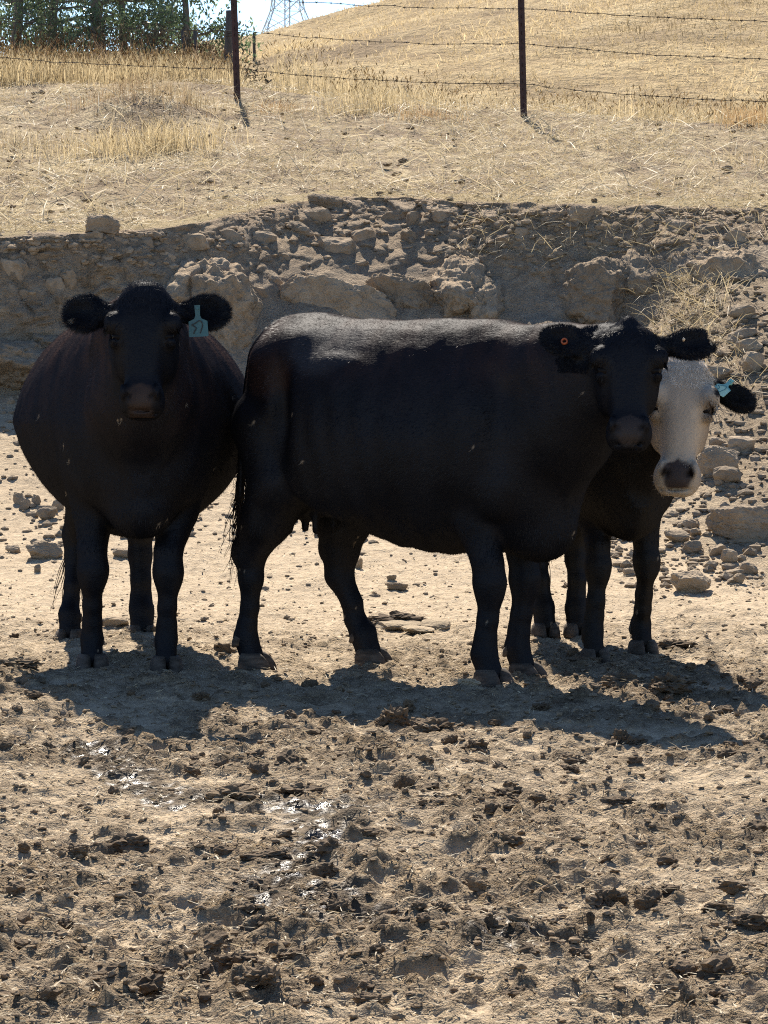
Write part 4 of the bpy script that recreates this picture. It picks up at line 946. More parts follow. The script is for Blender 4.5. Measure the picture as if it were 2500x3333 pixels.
n = 2600; y = 21.6 + 9.0 * rng.random(n) ** 1.2; x = (rng.random(n) - 0.5) * 2 * (0.118 * y + 0.6); kp = y > crest_y(x) + 0.05; x, y = x[kp], y[kp]; n = len(x)
link('straw_litter', grass_mesh('straw_litter', np.stack([x, y, field_base(x, y) + 0.03], 1), rng.random(n) * 6.283, np.clip(rng.normal(1.25, 0.22, n), 0.4, 1.6), rng.uniform(0.14, 0.38, n), rng.uniform(0.004, 0.007, n), straw_cols(rng, n, (0.46, 0.38, 0.23), (0.70, 0.61, 0.42)), M_STRAW, 0.25, 12), kind='stuff')

# tall dry grass beyond the fence
def stand(n, xr, yr, hr, zfun, seed, a, b, clump=(1.1, 0.9), heads=0.35, w=0.006, dens=(0.36, 0.56), name='tall_dry_grass', edge=None, headcol=(0.95, 0.9, 0.85)):
    r = np.random.default_rng(seed); x = r.uniform(*xr, n); y = yr[0] + (yr[1] - yr[0]) * r.random(n)
    k = fbm2(x * clump[0], y * clump[1], 3, seed); kp = r.random(n) < sstep(dens[0], dens[1], k)
    if edge is not None: kp &= edge(x, y)
    x, y, k = x[kp], y[kp], k[kp]; m = len(x); hh = r.uniform(*hr, m) * (0.65 + 0.7 * k)
    return link(name, grass_mesh(name, np.stack([x, y, zfun(x, y) - 0.02], 1), r.random(m) * 6.283, np.abs(r.normal(0.12, 0.10, m)), hh, w, straw_cols(r, m, a, b), M_GRASS, 0.7, seed, (heads, 0.055, 0.0055, headcol)), kind='stuff')
GOLD = ((0.38, 0.30, 0.17), (0.60, 0.50, 0.315)); TAN = ((0.30, 0.235, 0.14), (0.50, 0.41, 0.27))
lowedge = lambda x, y: y > np.interp(x, [-5, -1.8, -1.2, 0.2, 1.2, 2.2, 5], [31.9, 31.8, 31.2, 30.2, 29.5, 28.6, 28.2])
stand(15000, (-0.9, 5.2), (28.4, 31.8), (0.12, 0.30), field_base, 201, *GOLD, edge=lowedge, heads=0.22)
stand(5000, (-1.0, 5.5), (31.5, 35), (0.30, 0.50), field_base, 202, *GOLD, dens=(0.30, 0.5))
stand(12000, (-5.5, -1.3), (31.8, 34.5), (0.18, 0.36), field_base, 203, *GOLD, heads=0.30, dens=(0.32, 0.5), edge=lowedge)
stand(3600, (-5.8, -1.5), (33.3, 36.5), (0.30, 0.52), field_base, 204, (0.15, 0.105, 0.07), (0.32, 0.235, 0.15), heads=0.9, dens=(0.40, 0.62), headcol=(0.8, 0.7, 0.6))
# tufts on the near field
def tuft(u, v, yy, w, h, n, seed, cols=GOLD, name='dry_grass_tuft', lean=0.22):
    r = np.random.default_rng(seed); rx, _ = ray(u, v); cx = rx * yy
    x = cx + r.normal(0, w * 0.5, n); y = yy + r.normal(0, 0.22, n); 
    return link(name, grass_mesh(name, np.stack([x, y, field_base(x, y) - 0.01], 1), r.random(n) * 6.283, np.abs(r.normal(0, lean, n)), r.uniform(0.5, 1.0, n) * h, 0.0045, straw_cols(r, n, *cols), M_GRASS, 0.8, seed, (0.06, 0.04, 0.004, (1.0, 0.95, 0.9))), kind='stuff')
tuft(375, 345, 26.2, 0.42, 0.30, 520, 301); tuft(275, 350, 26.0, 0.50, 0.22, 380, 302); tuft(215, 365, 25.7, 0.45, 0.16, 220, 303)
tuft(390, 235, 29.0, 0.40, 0.26, 260, 304, TAN); tuft(285, 230, 28.6, 0.60, 0.20, 340, 305, ((0.20, 0.14, 0.085), (0.42, 0.32, 0.20)))
tuft(800, 262, 29.2, 0.45, 0.28, 420, 306); tuft(600, 258, 29.4, 0.22, 0.12, 160, 307, ((0.30, 0.19, 0.10), (0.45, 0.32, 0.18))); tuft(920, 272, 28.6, 0.4, 0.10, 200, 308, ((0.30, 0.19, 0.10), (0.45, 0.32, 0.18)))
tuft(1610, 285, 28.3, 0.22, 0.22, 240, 309, ((0.34, 0.225, 0.11), (0.50, 0.35, 0.19))); tuft(20, 330, 26.5, 0.4, 0.22, 160, 311, TAN); tuft(1640, 390, 25, 0.4, 0.2, 90, 312, TAN)
# hillside grass, thinning with distance
n = 70000; rr = np.random.default_rng(61); y = 44 + 62 * rr.random(n) ** 1.6; x = (rr.random(n) - 0.5) * 2 * (0.112 * y + 2)
kp = rr.random(n) < 0.3 + 0.7 * sstep(0.4, 0.6, fbm2(x * 0.35, y * 0.22, 4, 63)); x, y = x[kp], y[kp]; n = len(x)
link('hillside_grass', grass_mesh('hillside_grass', np.stack([x, y, hill_base(x, y) - 0.03], 1), rr.random(n) * 6.283, np.abs(rr.normal(0.45, 0.3, n)), rr.uniform(0.07, 0.20, n), 0.006 + 0.00012 * y, straw_cols(rr, n, (0.38, 0.295, 0.165), (0.60, 0.485, 0.295)) * (0.52 + 0.58 * sstep(0.36, 0.56, fbm2(x * 0.16, y * 0.09, 4, 66)))[:, None], M_GRASS, 0.8, 64), kind='stuff')

# ------------------------------------------------------------------ barbed wire fence
t = NT('rusty_steel'); p = t.coord()
t.set(Base_Color=t.ramp(t.noise(t.scaled(p, (30, 30, 8)), 1.0, 5, 0.7), [(0.3, (0.030, 0.014, 0.013)), (0.6, (0.060, 0.025, 0.021)), (0.8, (0.10, 0.048, 0.034))]), Roughness=0.65, Metallic=0.2); M_RUST = t.m
t = NT('galvanised_wire'); t.set(Base_Color=(0.055, 0.045, 0.038), Roughness=0.6, Metallic=0.4); M_WIRE = t.m
t = NT('weathered_wood'); p = t.coord()
t.set(Base_Color=t.ramp(t.noise(t.scaled(p, (40, 40, 5)), 1.0, 5, 0.7), [(0.3, (0.035, 0.030, 0.026)), (0.7, (0.12, 0.10, 0.085))]), Roughness=0.9); M_WOOD = t.m
fence = thing('barbed_wire_fence', 'rusty steel post and barbed wire fence crossing the dry field above the bank', 'fence', (0, 29.5, 3.0))
POSTS = [(-6.05, 33.4, 0.0), (-3.65, 32.0, 0.01), (-1.25, 30.45, -0.034), (1.135, 29.0, -0.026), (3.50, 27.6, 0.01), (5.9, 26.2, 0.0)]
heads_ = []
for i, (px, py, ln) in enumerate(POSTS):
    mb = MB(); zb0 = float(field_base(np.array([px]), np.array([py]))[0]); H = 1.52
    M = Matrix.Translation((px, py, zb0)) @ Matrix.Rotation(ln, 4, 'Y') @ Matrix.Rotation(0.5, 4, 'Z')
    mb.box((-0.029, -0.004, -0.3), (0.029, 0.004, H), M); mb.box((-0.004, 0.0041, -0.3), (0.004, 0.034, H), M)
    for k in range(22): mb.box((-0.005, -0.011, 0.06 + k * 0.065), (0.005, -0.0041, 0.085 + k * 0.065), M)
    po = mb.build('steel_post', M_RUST, fence); po.matrix_parent_inverse = fence.matrix_world.inverted() if False else Matrix.Translation(-fence.location)
    heads_.append([np.array(M @ Vector((0, -0.016, h))) for h in (0.245, 0.57, 0.85, 1.12, 1.38)])
for k in range(5):
    mb = MB(); r = np.random.default_rng(400 + k)
    for a, b in zip(heads_[:-1], heads_[1:]):
        A, B = a[k], b[k]; tt = np.linspace(0, 1, 24); L = np.linalg.norm(B - A)
        pts = A + tt[:, None] * (B - A); pts[:, 2] -= 4 * 0.030 * tt * (1 - tt) * r.uniform(0.6, 1.4); pts[1:-1, 2] += r.normal(0, 0.0035, 22)
        mb.tube(pts, 0.0024, 4, caps=False)
        d = (B - A) / L; e = np.cross(d, (0, 0, 1.0))
        for q in np.arange(0.08, L, 0.125):
            tq = (q + r.uniform(-0.02, 0.02)) / L; P = np.array([np.interp(tq, tt, pts[:, i]) for i in range(3)])
            an = r.uniform(0, 3.14); v1 = math.cos(an) * e + math.sin(an) * np.array([0, 0, 1.0]); v2 = -math.sin(an) * e + math.cos(an) * np.array([0, 0, 1.0])
            mb.tube([P - v1 * 0.014 - d * 0.004, P + v1 * 0.014 - d * 0.004], 0.0019, 3); mb.tube([P - v2 * 0.014 + d * 0.006, P + v2 * 0.014 + d * 0.006], 0.0019, 3)
            mb.tube([P - d * 0.010, P + d * 0.010], 0.0045, 5)
    wo = mb.build('barbed_wire', M_WIRE, fence); wo.matrix_parent_inverse = Matrix.Translation(-fence.location)
def wood_post(u, vt, yy, w, label, lean=0.0, sq=True):
    rx, rz = ray(u, vt)
    while yy > 44 and EYE + rz * yy - float(hill_base(np.array([rx * yy]), np.array([yy]))[0]) > 0.55 and yy < 115: yy += 0.5
    x = rx * yy; zt = EYE + rz * yy; zb0 = float((hill_base if yy > 44 else field_base)(np.array([x]), np.array([yy]))[0]); h = zt - zb0
    o_ = thing('wooden_post', label, 'fence post', (x, yy, zb0), 0, None); o_.rotation_euler = (0, lean, 0.3)
    mb = MB(); rgp = np.random.default_rng(int(u)); pts = np.stack([rgp.normal(0, w * 0.12, 7), rgp.normal(0, w * 0.12, 7), np.linspace(-0.3, h, 7)], 1)
    mb.tube(pts, w / 2 * np.array([1.1, 1.05, 1.02, 1.0, 0.97, 0.95, 0.9]), 8); mb.build('shaft', M_WOOD, o_, True)
    m2 = MB(); 
    m2.tube([(w * 0.62 * math.cos(a), w * 0.62 * math.sin(a), h * 0.7 + 0.004 * a) for a in np.linspace(0, 18.8, 37)], 0.003, 4, caps=False)
    m2.build('wire_loop', M_WIRE, o_)
wood_post(497, 28, 34.5, 0.085, 'dark thick weathered wooden post just behind the steel fence post on the left')
wood_post(425, 72, 37.5, 0.045, 'thin grey wooden post standing alone to the left of the thick dark post')
wood_post(397, 70, 38.5, 0.035, 'thin stake close beside the small tree trunk at the right of the grove')
wood_post(551, 75, 48.0, 0.060, 'short grey wooden post on the slope to the right of the thick dark post')
wood_post(516, 66, 37.0, 0.035, 'leaning stick propped just right of the thick dark post', -0.12)

# ------------------------------------------------------------------ trees at the field's edge
t = NT('grey_bark'); p = t.coord()
t.set(Base_Color=t.ramp(t.noise(t.scaled(p, (14, 14, 4)), 1.0, 5, 0.7), [(0.3, (0.055, 0.045, 0.036)), (0.7, (0.20, 0.165, 0.13))]), Roughness=0.9)
t.bump(t.noise(t.scaled(p, (20, 20, 4)), 1.0, 4), 0.6, 0.03); M_BARK = t.m
M_LEAF = leaf_material('grey_green_leaves', trans=0.45, rough=0.30, gloss=0.5)
def tree(x, y, H, trunk_r, crown_lo, crown_r, leaves, label, seed, tone=1.0, leafcol=((0.070, 0.110, 0.055), (0.21, 0.27, 0.145)), lean=(0, 0)):
    r = np.random.default_rng(seed); zb0 = float(field_base(np.array([x]), np.array([y]))[0]) - 0.05
    root = thing('tree', label, 'tree', (x, y, zb0), 0, 'trees at the edge of the field')
    wb = MB(); tt = np.linspace(0, 1, 9)
    tp = np.stack([lean[0] * tt + 0.10 * np.sin(tt * 5 + seed), lean[1] * tt + 0.10 * np.cos(tt * 4 + seed) - 0.1, H * 0.92 * tt], 1)
    wb.tube(tp, trunk_r * (1.15 - 0.95 * tt), 9)
    tips = []
    nl = 17
    for i in range(nl):
        f = crown_lo + (0.97 - crown_lo) * (i + r.random() * 0.6) / nl; P = np.array([np.interp(f, tt, tp[:, k]) for k in range(3)])
        az = i * 2.4 + r.uniform(-0.4, 0.4); L = crown_r * (1.12 - 0.65 * ((f - crown_lo) / (1 - crown_lo)) ** 1.6) * r.uniform(0.7, 1.1); el = r.uniform(0.25, 0.8)
        q = np.linspace(0, 1, 6); d = np.array([math.cos(az), math.sin(az), 0.0])
        lp = P + q[:, None] * d * L + np.stack([0 * q, 0 * q, L * (math.sin(el) * q - 0.55 * q ** 2)], 1) + r.normal(0, 0.03, (6, 3)) * q[:, None]
        wb.tube(lp, trunk_r * 0.42 * (1.05 - 0.9 * q), 6, caps=False); tips += [lp[3], lp[4], lp[5]]
        for j in range(5):
            s0 = lp[r.integers(2, 6)]; dv = r.normal(0, 1, 3); dv[2] = dv[2] * 0.6 - 0.25; dv = unit(dv) * L * r.uniform(0.25, 0.5)
            sp_ = np.stack([s0, s0 + dv * 0.5 + (0, 0, 0.04), s0 + dv]); wb.tube(sp_, [trunk_r * 0.13, trunk_r * 0.09, 0.004], 4, caps=False); tips += [sp_[1], sp_[2]]
    wb.build('trunk', M_BARK, root, True)
    tips = np.array(tips); k = r.integers(0, len(tips), leaves); nt_ = len(tips); sc = r.uniform(0.05, 0.17, nt_)
    P = tips[k] + r.normal(0, 1, (leaves, 3)) * sc[k][:, None] * np.array([1, 1, 0.85])
    d = r.normal(0, 1, (leaves, 3)); d[:, 2] -= 1.1; d /= np.linalg.norm(d, axis=1)[:, None]
    s = np.cross(d, r.normal(0, 1, (leaves, 3))); s /= np.linalg.norm(s, axis=1)[:, None]
    L = r.uniform(0.045, 0.085, leaves)[:, None]; W = L * 0.19; nn_ = np.cross(d, s)
    V = np.stack([P, P + d * L * 0.45 + s * W + nn_ * W * 0.4, P + d * L, P + d * L * 0.45 - s * W + nn_ * W * 0.4], 1).reshape(-1, 3)
    b = np.arange(leaves)[:, None] * 4
    cl = r.uniform(0, 1, nt_)[k][:, None] * 0.6 + r.random((leaves, 1)) * 0.4
    col = (np.array(leafcol[0]) * (1 - cl) + np.array(leafcol[1]) * cl) * tone
    link('crown', mesh_from('crown', V, [np.concatenate([b + np.array([[0, 1, 2]]), b + np.array([[0, 2, 3]])])], M_LEAF, False, {'tint': np.repeat(col, 4, 0)}), root)
    return root
def tx(u, y): return (u - 829.5) * 1.3029e-4 * y
tree(tx(385, 42), 42, 5.6, 0.042, 0.17, 0.92, 9500, 'small tree with a clear bare trunk at the right end of the grove', 1, lean=(0.15, 0))
tree(tx(217, 43), 43, 6.0, 0.075, 0.08, 1.40, 12500, 'tree with a pale straight trunk in the middle of the grove', 2)
tree(tx(285, 46), 46, 5.6, 0.05, 0.08, 1.35, 10500, 'slender dark-trunked tree just right of the pale trunk', 3, 0.9)
tree(tx(135, 45), 45, 6.2, 0.06, 0.05, 1.55, 13000, 'bushy low-branched tree left of the pale trunk', 4)
tree(tx(45, 44), 44, 6.2, 0.065, 0.04, 1.6, 14000, 'dense tree leaning in from the left edge of the picture', 5, 0.95)
tree(tx(-60, 46), 46, 6.0, 0.06, 0.06, 1.6, 9000, 'tree mostly outside the left edge with boughs reaching in', 6)
tree(tx(90, 50), 50, 4.6, 0.06, 0.03, 1.7, 6000, 'dark bushy tree at the back of the grove on the left', 7, 0.7)
tree(tx(230, 51), 51, 4.0, 0.06, 0.03, 1.5, 5000, 'dark low bushy tree at the back of the grove behind the pale trunk', 8, 0.7)
def bush(x, y, w, h, n, seed, label, cols=((0.06, 0.05, 0.035), (0.17, 0.135, 0.085))):
    r = np.random.default_rng(seed); zb0 = float(field_base(np.array([x]), np.array([y]))[0])
    root = thing('shrub', label, 'shrub', (x, y, zb0), 0, 'dry weeds in front of the grove')
    wb = MB(); tips = []
    for i in range(26):
        az = r.uniform(0, 6.283); d = np.array([math.cos(az) * w * r.uniform(0.1, 0.5), math.sin(az) * w * 0.3, h * r.uniform(0.5, 1.0)])
        b0 = np.array([r.uniform(-0.3, 0.3) * w, r.uniform(-0.1, 0.1), -0.03]); pts = np.stack([b0, b0 + d * 0.5 + (0, 0, 0.06), b0 + d]); wb.tube(pts, [0.009, 0.006, 0.002], 4, caps=False); tips += [pts[1], pts[2]]
    wb.build('stems', M_WOOD, root)
    tips = np.array(tips); k = r.integers(0, len(tips), n); P = tips[k] + r.normal(0, 0.09, (n, 3)); P[:, 2] = np.maximum(P[:, 2], 0.02)
    d = r.normal(0, 1, (n, 3)); d[:, 2] += 0.5; d /= np.linalg.norm(d, axis=1)[:, None]; s = np.cross(d, r.normal(0, 1, (n, 3))); s /= np.linalg.norm(s, axis=1)[:, None]
    L = r.uniform(0.03, 0.08, n)[:, None]; V = np.stack([P - s * L * 0.14, P + s * L * 0.14, P + d * L], 1).reshape(-1, 3); b = np.arange(n)[:, None] * 3
    cl = r.random((n, 1)); col = np.array(cols[0]) * (1 - cl) + np.array(cols[1]) * cl
    link('twigs', mesh_from('twigs', V, [b + np.array([[0, 1, 2]])], M_GRASS, False, {'tint': np.repeat(col, 3, 0)}), root)
bush(tx(340, 38.5), 38.5, 1.3, 0.85, 2600, 21, 'dark dry weed clump at the foot of the small bare-trunked tree')
bush(tx(455, 36.5), 36.5, 1.3, 0.50, 2200, 22, 'low dark weed clump between the thin grey post and the thick dark post', ((0.035, 0.032, 0.026), (0.10, 0.085, 0.06)))
bush(tx(300, 40), 40, 1.4, 0.95, 2400, 23, 'dark weedy clump right of the pale tree trunk', ((0.035, 0.032, 0.026), (0.11, 0.09, 0.06)))
bush(tx(110, 40), 40, 2.0, 0.95, 2800, 24, 'wide brown weed clump under the trees on the left')

# ------------------------------------------------------------------ transmission tower far beyond the hill
t = NT('tower_steel'); t.set(Base_Color=(0.50, 0.55, 0.60), Roughness=0.6, Metallic=0.3); M_TOWER = t.m  # colour lightened to paint distance haze onto the steel
def pylon(x, y, z0):
    o_ = thing('transmission_tower', 'grey steel lattice tower whose legs show above the hill crest', 'pylon', (x, y, z0), 0.15)
    lv = [(0, 4.3), (5.5, 3.3), (8.5, 2.2), (12, 1.75), (17, 1.45), (23, 1.1), (29, 0.8), (34, 0.5)]
    c = [(-1, -1), (1, -1), (1, 1), (-1, 1)]; P = lambda i, k: np.array([c[k][0] * lv[i][1], c[k][1] * lv[i][1], lv[i][0]])
    for k in range(4):
        mb = MB(); mb.tube([P(i, k) for i in range(8)], 0.09, 4); mb.build('leg', M_TOWER, o_)
    for i in range(7):
        mb = MB()
        for k in range(4):
            j = (k + 1) % 4; mb.tube([P(i, k), P(i + 1, j)], 0.045, 3); mb.tube([P(i, j), P(i + 1, k)], 0.045, 3); mb.tube([P(i + 1, k), P(i + 1, j)], 0.06, 3)
            mid = (P(i, k) + P(i, j)) / 2; q = (P(i, k) + P(i + 1, k)) / 2; mb.tube([mid, q], 0.05, 3); q2 = (P(i, j) + P(i + 1, j)) / 2; mb.tube([mid, q2], 0.05, 3)
        mb.build('lattice_panel', M_TOWER, o_)
    mb = MB(); mb.tube([(-0.35, 0, 0), (-0.35, 0, 12)], 0.10, 4); mb.tube([(0.35, 0, 0), (0.35, 0, 12)], 0.10, 4)
    for q in range(12): mb.tube([(-0.35, 0, q), (0.35, 0, q + 1)], 0.05, 3)
    mb.build('climbing_column', M_TOWER, o_)
    for zz, w in ((22, 7), (28, 6), (33, 4.5)):
        mb = MB()
        for s_ in (-1, 1):
            for yy in (-0.6, 0.6): mb.tube([(0, yy, zz), (s_ * w, 0, zz)], 0.08, 3); mb.tube([(0, yy, zz + 1.6), (s_ * w, 0, zz)], 0.07, 3)
        mb.build('cross_arm', M_TOWER, o_)
pylon(tx(622, 520), 520, 33.0)
# ------------------------------------------------------------------ stones and clods
def _ico(sub):
    import bmesh
    bm = bmesh.new(); bmesh.ops.create_icosphere(bm, subdivisions=sub, radius=1.0)
    V = np.array([v.co[:] for v in bm.verts]); F = np.array([[v.index for v in f.verts] for f in bm.faces]); bm.free(); return V, F
ICO = {k: _ico(k) for k in (1, 2, 3, 4, 5, 6)}
def rock_verts(seed, sub=2, planes=11, rough=0.10, sharp=0.9, fine=0.0):
    """a faceted lump: unit directions cut by random planes, softened and pitted"""
    r = np.random.default_rng(seed); D, F = ICO[sub]
    nrm = r.normal(0, 1, (planes, 3)); nrm /= np.linalg.norm(nrm, axis=1)[:, None]; nrm = np.concatenate([nrm, np.eye(3), -np.eye(3)])
    dist = np.concatenate([r.uniform(0.62, 0.92, planes), r.uniform(0.8, 1.0, 6)])
    dots = D @ nrm.T; rad = np.where(dots > 0.05, dist / np.maximum(dots, 0.05), 9).min(1)
    rad = np.minimum(rad, 1.12); rad = rad * sharp + (1 - sharp) * rad.mean()
    n1 = vnoise3(D[:, 0] * 2.2 + 7, D[:, 1] * 2.2 + seed, D[:, 2] * 2.2, seed) - 0.5; n2 = vnoise3(D[:, 0] * 6 + 7, D[:, 1] * 6 + seed, D[:, 2] * 6, seed + 3) - 0.5
    n3 = vnoise3(D[:, 0] * 15 + 7, D[:, 1] * 15 + seed, D[:, 2] * 15, seed + 5) - 0.5
    rad = rad * (1 + rough * n1 * 1.6 + rough * n2 * 0.9 + fine * n3)
    return D * rad[:, None], F

def stone_material(name, stops, rough=0.95, bumpd=0.02, sc=1.0):
    t = NT(name); p = t.geo_pos(); oi = t.n('ShaderNodeObjectInfo').outputs['Random']
    n1 = t.noise(p, 9 * sc, 6, 0.7); n2 = t.noise(p, 55 * sc, 4, 0.65)
    c = t.ramp(t.math('ADD', t.math('MULTIPLY', n1, 0.75), t.math('MULTIPLY', n2, 0.25)), stops)
    c = t.mix(1.0, c, t.ramp(oi, [(0, (0.80, 0.78, 0.76)), (1, (1.15, 1.12, 1.08))]), 'MULTIPLY')
    t.set(Base_Color=c, Roughness=rough); t.b.inputs['Specular IOR Level'].default_value = 0.12
    t.bump(t.math('ADD', n1, t.math('MULTIPLY', n2, 0.5)), 0.85, bumpd); return t.m
M_BLOCK = stone_material('dry_clay_block', [(0.3, (0.20, 0.15, 0.10)), (0.5, (0.305, 0.238, 0.165)), (0.72, (0.42, 0.335, 0.24))])
M_STONE = stone_material('tan_rock', [(0.3, (0.22, 0.172, 0.118)), (0.52, (0.335, 0.268, 0.190)), (0.75, (0.44, 0.365, 0.265))])
M_CLOD = stone_material('dried_manure_clod', [(0.30, (0.060, 0.043, 0.028)), (0.5, (0.135, 0.099, 0.065)), (0.70, (0.26, 0.20, 0.133))], bumpd=0.015, sc=1.6)
M_CRUMB = stone_material('manure_crumb', [(0.32, (0.100, 0.072, 0.047)), (0.5, (0.20, 0.15, 0.098)), (0.72, (0.34, 0.262, 0.173))], bumpd=0.01, sc=1.6)
M_PALE = stone_material('pale_slab', [(0.3, (0.30, 0.24, 0.165)), (0.6, (0.44, 0.36, 0.25))])

_var = {}
def variant(kind, i, mat):
    k = (kind, i)
    if k not in _var:
        if kind == 'block': V, F = rock_verts(1000 + i, 3, 9, 0.16, 0.92, 0.10)
        elif kind == 'stone': V, F = rock_verts(2000 + i, 3, 10, 0.12, 0.92, 0.07)
        else: V, F = rock_verts(3000 + i, 3, 6, 0.36, 0.9, 0.40)
        _var[k] = mesh_from(kind, V, [F], mat, False)
    return _var[k]
def place(name, me, loc, size, rot, parent=None, **pr):
    o = bpy.data.objects.new(name, me); C.objects.link(o); o.location = loc; o.scale = size; o.rotation_euler = rot
    if parent is not None: o.parent = parent
    for k, v in pr.items(): o[k] = v
    return o

rr = np.random.default_rng(77)
# blocks bedded in the cut bank: (u, v, width, height) as surveyed
BLOCKS = [(102, 560, 84, 54), (200, 515, 48, 32), (120, 623, 40, 46), (150, 606, 32, 46), (185, 598, 42, 36), (28, 590, 70, 56), (272, 613, 48, 42), (315, 530, 42, 34), (327, 508, 58, 20), (410, 530, 70, 42), (492, 523, 68, 56), (557, 523, 66, 58),
    (625, 463, 34, 22), (685, 480, 72, 60), (640, 498, 62, 38), (722, 543, 88, 64), (785, 518, 52, 56), (777, 575, 40, 30), (842, 504, 58, 36), (881, 513, 34, 30), (783, 488, 42, 24), (853, 474, 58, 30), (898, 479, 44, 40), (860, 566, 32, 20), (934, 507, 32, 28), (985, 516, 28, 28), (950, 470, 40, 30),
    (1460, 493, 62, 42), (1420, 565, 36, 24), (1282, 533, 32, 24), (1615, 480, 44, 26), (1130, 505, 46, 30), (1085, 520, 36, 26), (1180, 520, 40, 26), (1350, 520, 42, 26), (1390, 490, 46, 28), (1530, 500, 60, 40), (1590, 520, 50, 36), (60, 640, 40, 30), (10, 540, 40, 34), (230, 560, 30, 24), (360, 560, 34, 26), (610, 560, 40, 28), (660, 600, 44, 30), (590, 610, 40, 28), (560, 640, 40, 36), (250, 528, 34, 22), (140, 520, 30, 20), (60, 520, 36, 22), (1240, 500, 30, 20), (1040, 500, 34, 22)]
for i, (u, v, w, h) in enumerate(BLOCKS):
    P = bank_hit(u, v); s = 1.3029e-4 * P[1] / 2
    place('stone', variant('block', i % 16, M_BLOCK), P + (0, 0.40 * w * s, 0), (w * s * 1.15, w * s * 0.8, h * s * 1.15), (rr.uniform(-0.25, 0.25), rr.uniform(-0.2, 0.2), rr.uniform(-0.5, 0.5)), BANK)
for i in range(100):             # smaller ones between them
    u = rr.uniform(-20, 1680); v = np.interp(u, [0, 450, 650, 900, 1150, 1660], [520, 520, 450, 445, 480, 470]) + abs(rr.normal(0, 1)) * 55 + 8
    P = bank_hit(u, v); w = rr.uniform(5, 15) * (1.4 if rr.random() < 0.2 else 1); s = 1.3029e-4 * P[1] / 2
    place('stone', variant('block', int(rr.integers(16)), M_BLOCK), P + (0, 0.2 * w * s, 0), (w * s * 1.2, w * s, w * s * rr.uniform(0.7, 1.0)), (rr.uniform(0, 6), rr.uniform(-0.4, 0.4), rr.uniform(0, 6)), BANK)
# large masses of earth slumped against the face
def mass(u, v, w, h, depth, seed, yaw=0.0, tilt=(0, 0)):
    P = bank_hit(u, v); s = 1.3029e-4 * P[1] / 2
    V, F = rock_verts(seed, 6 if w > 140 else 5, 12, 0.16, 0.88, 0.07)
    V = V * np.array([w * s * 1.08, depth, h * s * 1.08])
    n = (fbm2(V[:, 0] * 9 + seed, V[:, 2] * 9 + V[:, 1] * 7, 6, seed, 0.68) - 0.5) * 0.34; V = V * (1 + n)[:, None]
    o = place('earth_mass', mesh_from('earth_mass', V, [F], M_BANKMASS, True), P + (0, depth * 0.35, 0), (1, 1, 1), (tilt[0], tilt[1], yaw), BANK); return o
M_BANKMASS = stone_material('slumped_earth', [(0.3, (0.225, 0.17, 0.115)), (0.5, (0.345, 0.27, 0.188)), (0.72, (0.46, 0.375, 0.27))], bumpd=0.04)
mass(452, 680, 205, 215, 0.42, 501, 0.2, (0.25, 0.15)); mass(400, 640, 120, 120, 0.30, 502, -0.4, (0.4, -0.3)); mass(1000, 650, 150, 150, 0.36, 503, 0.1, (0.3, -0.15)); mass(1065, 665, 95, 130, 0.32, 504, -0.3, (0.2, 0.1))
mass(1290, 640, 215, 170, 0.42, 505, 0.3, (0.3, 0.1)); mass(1380, 600, 120, 110, 0.3, 506, -0.2, (0.3, 0.2)); mass(1590, 610, 190, 150, 0.40, 507, 0.2, (0.35, -0.1)); mass(720, 660, 240, 130, 0.16, 508, 0.0, (0.1, 0)); mass(870, 650, 160, 120, 0.14, 509, 0.2, (0.1, 0))
mass(45, 790, 190, 130, 0.50, 510, 0.1, (0.12, 0.05)); mass(165, 800, 130, 120, 0.42, 516, -0.2, (0.15, -0.1)); mass(-60, 770, 160, 140, 0.45, 517, 0.2, (0.1, 0.1)); mass(90, 735, 110, 40, 0.40, 518, 0.2, (0.1, 0.05)); mass(1010, 555, 60, 45, 0.16, 511, 0.5, (0.3, 0)); mass(880, 450, 90, 36, 0.22, 512, 0.0, (0.3, 0)); mass(960, 452, 80, 34, 0.2, 513, 0.3, (0.3, 0)); mass(770, 452, 70, 36, 0.2, 514, 0.3, (0.3, 0)); mass(1060, 470, 70, 34, 0.2, 515, 0.2, (0.2, 0))
# crumbs along the crest and face, straw hanging over it
def scatter_lumps(name, pts, sizes, seed, mat, cols=None, sub=1, nvar=8, flat=0.7):
    r = np.random.default_rng(seed); vs = [rock_verts(seed + 31 * k, sub, 7, 0.36, 0.6, 0.35) for k in range(nvar)]
    VV = []; FF = []; o = 0
    which = r.integers(0, nvar, len(pts)); an = r.random(len(pts)) * 6.283
    for k in range(nvar):
        m = np.where(which == k)[0]
        if not len(m): continue
        V, F = vs[k]; c, s = np.cos(an[m]), np.sin(an[m])
        sc = sizes[m][:, None] * np.stack([r.uniform(0.8, 1.35, len(m)), r.uniform(0.7, 1.1, len(m)), r.uniform(0.55, 1.0, len(m)) * flat], 1)
        W = V[None] * sc[:, None, :]; X_ = W[..., 0] * c[:, None] - W[..., 1] * s[:, None]; Y_ = W[..., 0] * s[:, None] + W[..., 1] * c[:, None]
        W = np.stack([X_, Y_, W[..., 2]], -1) + pts[m][:, None, :]
        VV.append(W.reshape(-1, 3)); FF.append((F[None] + (np.arange(len(m)) * len(V))[:, None, None]).reshape(-1, 3) + o); o += len(m) * len(V)
    return link(name, mesh_from(name, np.concatenate(VV), [np.concatenate(FF)], mat, False), kind='stuff')
pts = []
for i in range(5200):
    u = rr.uniform(-40, 1700); v = np.interp(u, [0, 450, 650, 900, 1150, 1660], [508, 512, 432, 432, 468, 452]) + np.abs(rr.normal(0, 1)) ** 1.3 * 42 - 6
    pts.append(bank_hit(u, v))
